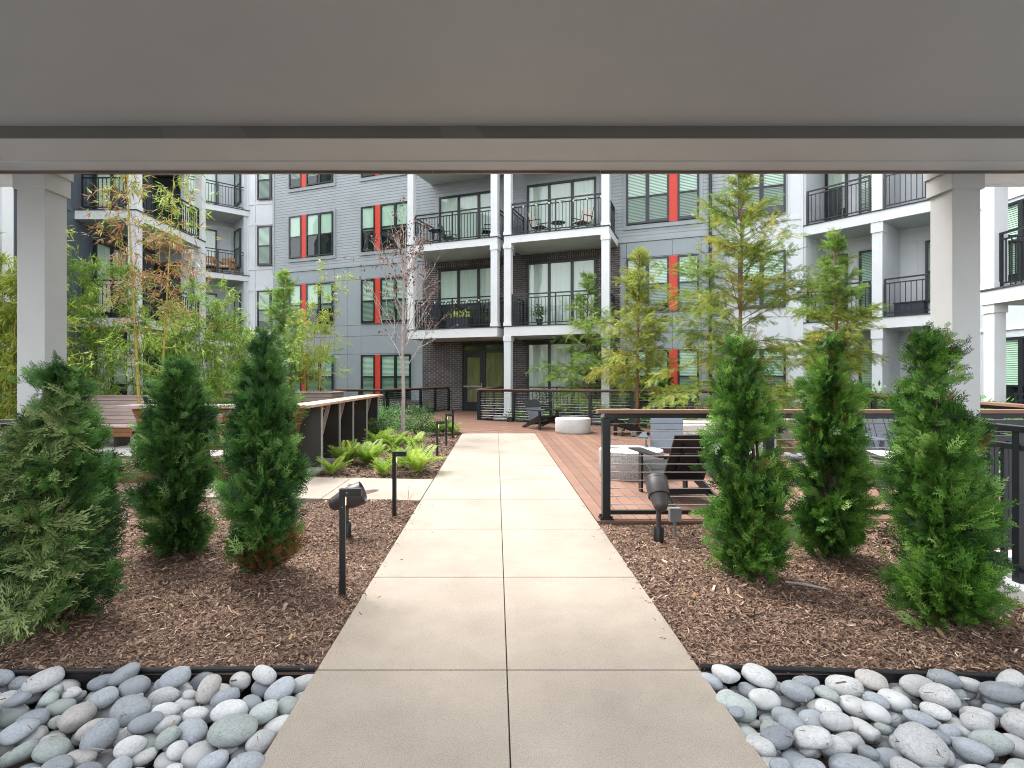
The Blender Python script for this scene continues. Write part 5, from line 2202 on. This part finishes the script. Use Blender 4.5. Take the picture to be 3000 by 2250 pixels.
bamboo([(-6.05, 9.2, .05, -6.3, 9.2, 5.6, .030), (-5.72, 9.25, .05, -5.5, 9.3, 5.4, .022)], 'tall yellow bamboo with scorched brown upper leaves, standing before the timber bench', 41, (-6.0, 9.2, .05), dry=dry1, leaf=(.09, .19), lw=.13, br=(.5, 1.5), dens=.85, z_first=.30)
cl = []
r_ = np.random.default_rng(5)
for i in range(20):
    x = -10.2 + 4.3 * (i + .5) / 20 + r_.normal(0, .12)
    y = 12.4 + r_.uniform(0, .8)
    cl.append((x, y, 0, x + r_.normal(0, .35), y + r_.normal(0, .3), r_.uniform(3.3, 4.6) - .05 * abs(i - 4), .014))
bamboo(cl, 'dense bright green bamboo screen behind the long slatted bench', 42, (-8, 12.7, 0), leaf=(.11, .20), br=(.45, .95), z_first=.25, culm_m='culm_green', dens=.5)
cl = []
for i in range(5):
    x = -7.1 + .45 * i
    y = 13.2 + r_.uniform(0, .5)
    cl.append((x, y, 0, x + r_.normal(0, .3), y + r_.normal(0, .3), r_.uniform(2.3, 3.0), .012))
bamboo(cl, 'lower green bamboo tuft right of the tall scorched bamboo', 45, (-6.3, 13.3, 0), leaf=(.10, .19), br=(.45, .9), z_first=.2, culm_m='culm_green', dens=.5)
cl = []
for i in range(6):
    x = -9.3 + .22 * i
    y = 9.5 + r_.uniform(0, .6)
    cl.append((x, y, 0, x + r_.normal(0, .2), y + r_.normal(0, .2), r_.uniform(3.3, 4.4), .016))
bamboo(cl, 'yellowing bamboo at the left edge of the view, beyond the left column', 43, (-8.8, 9.7, 0), leafm='bamboo_yellow', leaf=(.11, .20), br=(.35, .8), z_first=.14)
cl = []
for i, (dx, h) in enumerate(((-.25, 2.9), (-.1, 3.3), (.05, 4.15), (.16, 3.0), (.3, 3.7), (-.4, 2.6))):
    cl.append((-5.45 + dx * .8, 16.3 + .1 * (i % 3), .88, -5.45 + dx * 2.2 + .25, 16.3, h, .013))
bamboo(cl, 'slender yellow green bamboo growing in the timber planter', 44, (-5.45, 16.3, .88), leafm='bamboo_yellow', leaf=(.10, .19), lw=.13, br=(.3, .8), z_first=.2, dens=.3)

# ------------------------------------------------------------------ ferns, shrubs, grass


def pinnate(n=16):
    q = [strip((0, 0), (1, 0), 1, .02)]
    for i in range(n):
        x = .1 + .88 * i / n
        for s in (-1, 1):
            a = R(66) * s
            q.append(strip((x, 0), (math.cos(a), math.sin(a)), .23 * math.sin(math.pi * (.12 + .86 * (1 - i / n))) + .02, .045))
    return bendz(np.array(q), .42)


FERN = pinnate()


def fern(u, v, lab, size, seed, n=18):
    px, py = 900 + .3014 * u, 950 + .3014 * v
    y = 2242 / (py - 1107)
    x = (px - 1454) / 1590 * y
    r_ = np.random.default_rng(seed)
    t = thing('fern', lab, 'fern', (x, y, mulch_z(x, y)), 'bright ferns in the bed left of the path')
    a = np.arange(n) * 2.4 + r_.normal(0, .3, n)
    el = r_.uniform(.75, 1.42, n)
    D = np.stack([np.cos(a) * np.cos(el), np.sin(a) * np.cos(el), np.sin(el)], 1)
    Nn = np.stack([-np.cos(a) * np.sin(el), -np.sin(a) * np.sin(el), np.cos(el)], 1) + r_.normal(0, .15, (n, 3))
    P = np.tile([x, y, mulch_z(x, y) + .01], (n, 1)) + r_.normal(0, .015, (n, 3))
    S = r_.uniform(.6, 1.1, n) * size
    quads('fronds', place(FERN, P, D, Nn, S), np.repeat(np.clip(r_.normal(.5, .2, n), 0, 1), len(FERN)) + np.tile(r_.normal(0, .05, len(FERN)), n), 'fern', t)
    mb = MB()
    mb.lathe([(.03, -.03), (.035, .0), (.018, .03)], (x, y, mulch_z(x, y)), n=8)
    mb.build('root_crown', 'bark_dark', t)


for i, (u, v, s, lab) in enumerate(((230, 1450, .34, 'fern at the near foot of the first steel fin, close to the side path'),
                                   (375, 1350, .42, 'fern between the first two steel fins'),
                                   (590, 1340, .50, 'large fern in front of the third steel fin'),
                                   (745, 1450, .36, 'low fern nearest the side path, left of the second path light'),
                                   (690, 1210, .46, 'tall bright fern behind the large fern, before the last fins'),
                                   (850, 1215, .44, 'fern just left of the sapling trunk foot'),
                                   (930, 1380, .40, 'fern right behind the second path light'),
                                   (1075, 1440, .50, 'large fern nearest the path edge, right of the second path light'),
                                   (1000, 1200, .42, 'fern right below the sapling trunk'),
                                   (1265, 1060, .44, 'fern beside the third path light at the far end of the bed'),
                                   (1415, 1060, .38, 'fern by the last path light, next to the deck'))):
    fern(u, v, lab, s * .98, 60 + i, 34 if s > .4 else 26)


def tuft(x, y, lab, size, seed, m='fern', n=90, wid=.02):
    r_ = np.random.default_rng(seed)
    t = thing('grass_tuft', lab, 'grass tuft', (x, y, mulch_z(x, y)), 'grass tufts in the mulch')
    a = r_.uniform(0, 6.28, n)
    el = r_.uniform(.5, 1.45, n)
    D = np.stack([np.cos(a) * np.cos(el), np.sin(a) * np.cos(el), np.sin(el)], 1)
    Nn = np.stack([-np.cos(a) * np.sin(el), -np.sin(a) * np.sin(el), np.cos(el)], 1)
    K = np.concatenate([np.array([[[0, -wid / 2, 0], [.55, -wid / 2, -.06], [.55, wid / 2, -.06], [0, wid / 2, 0]]]), np.array([[[.55, -wid / 2, -.06], [1, 0, -.32], [1, 0, -.32], [.55, wid / 2, -.06]]])])
    quads('blades', place(K, np.tile([x, y, mulch_z(x, y)], (n, 1)) + r_.normal(0, .02, (n, 3)), D, Nn, r_.uniform(.5, 1.1, n) * size), np.repeat(r_.random(n), 2), m, t)


tuft(-1.47, 10.6, 'small lime green grass tuft beside the third path light', .32, 71)
tuft(-1.68, 11.9, 'small lime green grass tuft right of the sapling trunk', .34, 72)
tuft(-1.02, 6.12, 'thin dry grass wisps at the foot of the second path light', .34, 73, 'bamboo_dry', 16, .012)
tuft(-1.62, 6.2, 'thin dry grass wisps behind the left bullet spotlight', .22, 74, 'bamboo_dry', 18, .014)


def shrub(x, y, z0, rx, ry, h, lab, seed, m, n=1500, leaf=(.04, .08), lw=.5, grp=None, flowers=0):
    r_ = np.random.default_rng(seed)
    t = thing('shrub', lab, 'shrub', (x, y, z0), grp)
    mb = MB()
    for k in range(9):
        a = r_.uniform(0, 6.28)
        e = r_.uniform(.3, .9)
        mb.tube([(x, y, z0), (x + rx * e * .5 * math.cos(a), y + ry * e * .5 * math.sin(a), z0 + h * .5), (x + rx * e * math.cos(a), y + ry * e * math.sin(a), z0 + h * r_.uniform(.6, .95))], [.012, .008, .003], 5)
    mb.build('stems', 'bark_dark', t)
    nc = 26
    ca = r_.uniform(0, 6.28, nc)
    cz = r_.uniform(.12, .92, nc)
    cr = np.sqrt(np.clip(1 - (cz - .35) ** 2 / .45, .05, 1)) * r_.uniform(.35, 1, nc)
    cc = np.stack([x + rx * cr * np.cos(ca), y + ry * cr * np.sin(ca), z0 + h * cz], 1)
    ii = r_.integers(0, nc, n)
    P = cc[ii] + r_.normal(0, 1, (n, 3)) * np.array([rx, ry, h * .8]) * .17
    P[:, 2] = np.maximum(P[:, 2], z0 + .02)
    D = (P - np.array([x, y, z0 + h * .2])) / np.array([rx, ry, h]) + r_.normal(0, .6, (n, 3))
    Nn = np.array([0, 0, 1.]) + r_.normal(0, .6, (n, 3))
    q = np.clip(r_.normal(.45, .2, n) + (r_.normal(0, .14, nc))[ii], 0, 1)
    quads('leaves', place(kite(1, lw, -.1), P, D, Nn, r_.uniform(*leaf, n)), q, m, t)
    if flowers:
        k = cc[r_.integers(0, nc, flowers)] + r_.normal(0, .05, (flowers, 3)) + np.array([0, 0, .05])
        quads('flowers', place(kite(1, .9, .1), k, r_.normal(0, 1, (flowers, 3)), np.array([0, 0, 1.]) + r_.normal(0, .4, (flowers, 3)), r_.uniform(.06, .1, flowers)), r_.random(flowers), 'flower', t)
    return t


G1 = 'low blue green shrubs around the bare sapling'
shrub(-2.75, 12.2, 0, .45, .5, .45, 'low blue green shrub between the sapling and the last steel fin', 81, 'shrub', 1300, (.04, .075), .4, G1)
shrub(-1.95, 13.3, 0, .55, .5, .5, 'low blue green shrub right behind the sapling trunk', 82, 'shrub', 1500, (.04, .075), .4, G1)
shrub(-1.35, 13.9, 0, .4, .4, .38, 'small blue green shrub at the deck corner, right of the sapling', 83, 'shrub', 900, (.04, .07), .4, G1)
shrub(-3.1, 15.2, -.1, .8, .8, .6, 'spreading green shrub under the short level railing behind the sapling', 84, 'shrub_bright', 1600, (.05, .09), .4, G1)
shrub(-2.6, 16.4, -.1, .7, .7, .6, 'spreading green shrub beside the ramp, left of the slanting railing', 85, 'shrub', 1400, (.05, .09), .4, G1)
shrub(-3.6, 18.7, -.12, .8, .6, .6, 'bright green shrub between the slanting railing and the red panel window', 86, 'shrub_bright', 1400, (.05, .10), .4, G1)
shrub(-2.75, 19.9, -.12, .6, .5, .55, 'dark green shrub against the brick plinth behind the slanting railing', 87, 'shrub', 1200, (.05, .10), .4, G1)
G2 = 'green shrubs beyond the right cable railing'
for i, (x, y, h, lab) in enumerate(((6.75, 6.1, .95, 'nearest leafy shrub beyond the right railing, below the white post'),
                                   (7.3, 7.6, 1.0, 'leafy bright shrub behind the rightmost evergreen, beyond the slanting railing'),
                                   (7.9, 9.3, 1.05, 'leafy bright shrub between the two right evergreens, beyond the slanting railing'),
                                   (8.5, 11.0, 1.1, 'leafy shrub under the yellow green cypress'),
                                   (8.9, 12.9, 1.15, 'leafy shrub at the far right corner of the railings'),
                                   (9.2, 14.6, 1.2, 'leafy shrub against the white pier below the right balconies'))):
    shrub(x, y, -.15, .75, .85, h, lab, 90 + i, 'shrub_bright', 2200, (.08, .15), .62, G2)
G3 = 'low green shrubs behind the rear cable railing'
for i, (x, y, h, rx, lab) in enumerate(((1.15, 17.25, .55, .8, 'low whitish green shrub behind the rear railing, next to the white post'),
                                       (4.0, 16.0, .5, .9, 'low bright shrub behind the rear railing at the slim tree trunk'),
                                       (5.6, 15.4, .55, .9, 'low bright shrub behind the rear railing, beyond the concrete seat block'),
                                       (7.1, 15.3, .8, 1.0, 'green shrub behind the tallest cypress at the railing corner'))):
    shrub(x, y, -.15, rx, .6, h, lab, 100 + i, 'shrub_bright' if i != 0 else 'shrub', 1600, (.06, .10), .5, G3)
shrub(-8.6, 18.9, -.1, 1.2, .9, 1.9, 'large dark green bush below the chamfered balconies', 110, 'shrub', 2600, (.09, .16), .45)
shrub(-10.9, 21.5, -.1, 1.3, 1.0, 1.9, 'large green bush at the foot of the chamfered balcony stack', 111, 'shrub_bright', 2600, (.09, .16), .45)

# broken low branch of the rightmost evergreen is part of it; a fallen stick lies by the bright one
mb = MB()
mb.tube([(1.98, 3.72, .012), (2.07, 3.66, .02), (2.19, 3.58, .016)], [.007, .010, .005], 7)
o = mb.build('fallen_stick', 'bark_grey')
tag(o, 'short bare stick lying on the mulch at the foot of the tall bright evergreen', 'stick')

# ------------------------------------------------------------------ things on the balconies


def folding_chair(P, ang, lab, fab='cushion', arms=True):
    t = thing('balcony_chair', lab, 'chair', P, 'chairs standing on the balconies', ang)
    mb = MB()
    for s in (-.24, .24):
        mb.tube([(s, -.25, 0), (s, .22, .46)], .012, 6)
        mb.tube([(s, .26, 0), (s, -.22, .42)], .012, 6)
        mb.tube([(s, .18, .40), (s, .34, .95)], .012, 6)
        if arms:
            mb.tube([(s * 1.12, -.2, .60), (s * 1.12, .25, .62)], .016, 6)
            mb.tube([(s, -.2, .40), (s * 1.12, -.2, .60)], .010, 6)
    mb.build('frame', 'black_metal', t)
    mb = MB()
    mb.bar((0, -.22, .42), (0, .2, .40), .46, .02)
    mb.build('seat', fab, t)
    mb = MB()
    mb.bar((0, .2, .46), (0, .34, .94), .46, .015, (0, -1, .3))
    mb.build('backrest', fab, t)
    return t


def bistro_table(P, lab, r=.24, h=.46, m='black_metal'):
    t = thing('bistro_table', lab, 'table', P, 'small round balcony tables')
    x, y, z = P
    mb = MB()
    mb.lathe([(r, z + h), (r + .01, z + h + .01), (r, z + h + .022)], (x, y, 0), n=24)
    mb.build('table_top', m, t)
    for k in range(3):
        a = k * 2.1 + .4
        mb = MB()
        mb.tube([(x + .16 * math.cos(a), y + .16 * math.sin(a), z + h), (x + .05 * math.cos(a), y + .05 * math.sin(a), z + h * .5), (x + .2 * math.cos(a), y + .2 * math.sin(a), z)], .011, 6)
        mb.build('leg', m, t)


folding_chair(FM.p(12.62, .95, F3), R(55) + .0, 'pale folding chair on the upper right centre balcony, left of the round table')
folding_chair(FM.p(14.1, .95, F3), R(-50), 'pale folding chair on the upper right centre balcony, right of the round table')
bistro_table(FM.p(13.32, 1.05, F3), 'low round black table between the two pale folding chairs')
bistro_table(FM.p(8.62, 1.0, F3), 'round black table in the left corner of the upper left centre balcony', .26, .66)
folding_chair(FM.p(9.05, .75, F3), R(70), 'black chair beside the round table on the upper left centre balcony', 'black_metal')
folding_chair(FM.p(10.75, 1.0, F3), R(-80), 'dark folded lounge chair at the right end of the upper left centre balcony', 'wicker')
folding_chair(FM.p(8.72, 1.0, F2), R(160), 'dark chair on the lower left centre balcony beside the flower box', 'wicker')
t = thing('flower_box', 'dark wicker box of yellow green flowers on the lower left centre balcony', 'flower box', FM.p(9.75, 1.2, F2))
mb = MB()
FM.box(mb, 9.25, 10.15, 1.0, 1.4, F2 + .005, F2 + .42)
mb.build('wicker_box', 'wicker', t, bevel=.01)
r_ = np.random.default_rng(9)
n = 260
aa = r_.uniform(9.3, 10.1, n)
P = np.array([FM.p(a, d, F2 + .42 + abs(z)) for a, d, z in zip(aa, r_.uniform(1.03, 1.37, n), r_.normal(0, .12, n))])
quads('flowers', place(kite(1, .8, .1), P, r_.normal(0, 1, (n, 3)), np.array([0, 0, 1.]) + r_.normal(0, .5, (n, 3)), r_.uniform(.06, .12, n)), r_.random(n), 'flower', t)


def pot_plant(P, lab, r=.13, h=.24, m='terracotta', fh=.45, seed=1, lm='shrub', n=220):
    t = thing('potted_plant', lab, 'potted plant', P)
    x, y, z = P
    mb = MB()
    mb.lathe([(r * .7, z + .002), (r, z + h), (r * 1.06, z + h - .02), (r * .9, z + h - .01)], (x, y, 0), n=20)
    mb.build('pot', m, t, smooth=True)
    r_ = np.random.default_rng(seed)
    Q = np.array([x, y, z + h + fh * .45]) + r_.normal(0, 1, (n, 3)) * np.array([r * .9, r * .9, fh * .24])
    quads('leaves', place(kite(1, .5, -.1), Q, r_.normal(0, 1, (n, 3)), r_.normal(0, 1, (n, 3)), r_.uniform(.05, .12, n)), r_.random(n), lm, t)


pot_plant(FM.p(12.75, 1.35, F2), 'small round potted plant behind the lower right centre balcony railing', .12, .25, 'dark_pot', .5, 3)
pot_plant(FM.p(12.9, 1.2, .112), 'dark pot with a green plant on the ground floor terrace', .22, .42, 'dark_pot', .5, 4)

for s, ang, lab in ((2.35, 20, 'slatted wooden armchair with pale cushion, left one on the chamfered balcony'), (3.08, -15, 'slatted wooden armchair with pale cushion, right one on the chamfered balcony')):
    P = FP.p(s, -.55, F3)
    t = thing('armchair', lab, 'chair', P, 'wooden armchairs on the chamfered balcony', R(ang) + R(20))
    for (x, y) in ((-.28, -.27), (.28, -.27), (-.28, .27), (.28, .27)):
        mb = MB()
        mb.box(x - .03, x + .03, y - .03, y + .03, 0, .6 if y < 0 else .82)
        mb.build('leg', 'teak', t)
    mb = MB()
    for k in range(6):
        mb.box(-.25 + k * .088, -.25 + k * .088 + .06, .25, .28, .36, .82)
    mb.box(-.29, .29, .245, .285, .78, .85)
    mb.build('backrest', 'teak', t)
    mb = MB()
    mb.box(-.27, .27, -.26, .26, .30, .345)
    mb.build('seat', 'teak', t)
    mb = MB()
    mb.box(-.25, .25, -.25, .24, .346, .43)
    mb.build('cushion', 'cushion', t, bevel=.02)
    for x in (-.29, .29):
        mb = MB()
        mb.box(x - .045, x + .045, -.32, .27, .602, .63)
        mb.build('armrest', 'teak', t)
t = thing('planter_table', 'raised wooden planter table of herbs on the lower chamfered balcony', 'planter', FP.p(2.95, -.45, F2))
mb = MB()
FP.box(mb, 2.35, 3.45, -.65, -.25, F2 + .55, F2 + .80)
mb.build('trough', 'teak', t)
for a in (2.38, 3.36):
    for d in (-.64, -.3):
        mb = MB()
        FP.box(mb, a, a + .06, d, d + .06, F2 + .002, F2 + .548)
        mb.build('leg', 'teak', t)
n = 420
P = np.array([FP.p(a, d, F2 + .78 + abs(z)) for a, d, z in zip(r_.uniform(2.2, 3.5, n), r_.uniform(-.63, -.27, n), r_.normal(0, .17, n))])
quads('herbs', place(kite(1, .45, -.1), P, r_.normal(0, 1, (n, 3)) + np.array([0, 0, .6]), r_.normal(0, 1, (n, 3)), r_.uniform(.07, .15, n)), r_.random(n), 'shrub', t)
t = thing('storage_basket', 'dark woven storage basket on the lower right wing balcony', 'basket', FC.p(2.5, -.45, F2))
mb = MB()
FC.box(mb, 2.3, 3.0, -.7, -.3, F2 + .002, F2 + .36)
bk = mb.build('basket', 'wicker', t, bevel=.02)
mb = MB()
FC.box(mb, 2.28, 3.02, -.72, -.28, F2 + .362, F2 + .40)
mb.build('lid', 'wicker', t, bevel=.01)

for (a0, a1, z, lab) in ((11.95, 14.9, F3, 'string of small bulbs along the upper right centre balcony railing'), (8.2, 11.15, F2, 'string of small bulbs along the lower left centre balcony railing')):
    t = thing('string_light', lab, 'string lights', FM.p((a0 + a1) / 2, BD + .04, z))
    mb = MB()
    pts = []
    k = 40
    for i in range(k + 1):
        a = a0 + (a1 - a0) * i / k
        pts.append(FM.p(a, BD + .035, z + .98 - .07 * abs(math.sin(i / k * math.pi * 7))))
    mb.tube(pts, .006, 4)
    mb.build('cord', 'black_metal', t)
    for i in range(8):
        p = pts[int(i * k / 7)]
        mb = MB()
        mb.lathe([(.010, 0), (.026, -.03), (.026, -.05), (.010, -.075)], p, n=8)
        mb.build('bulb', 'ivory_plastic', t)
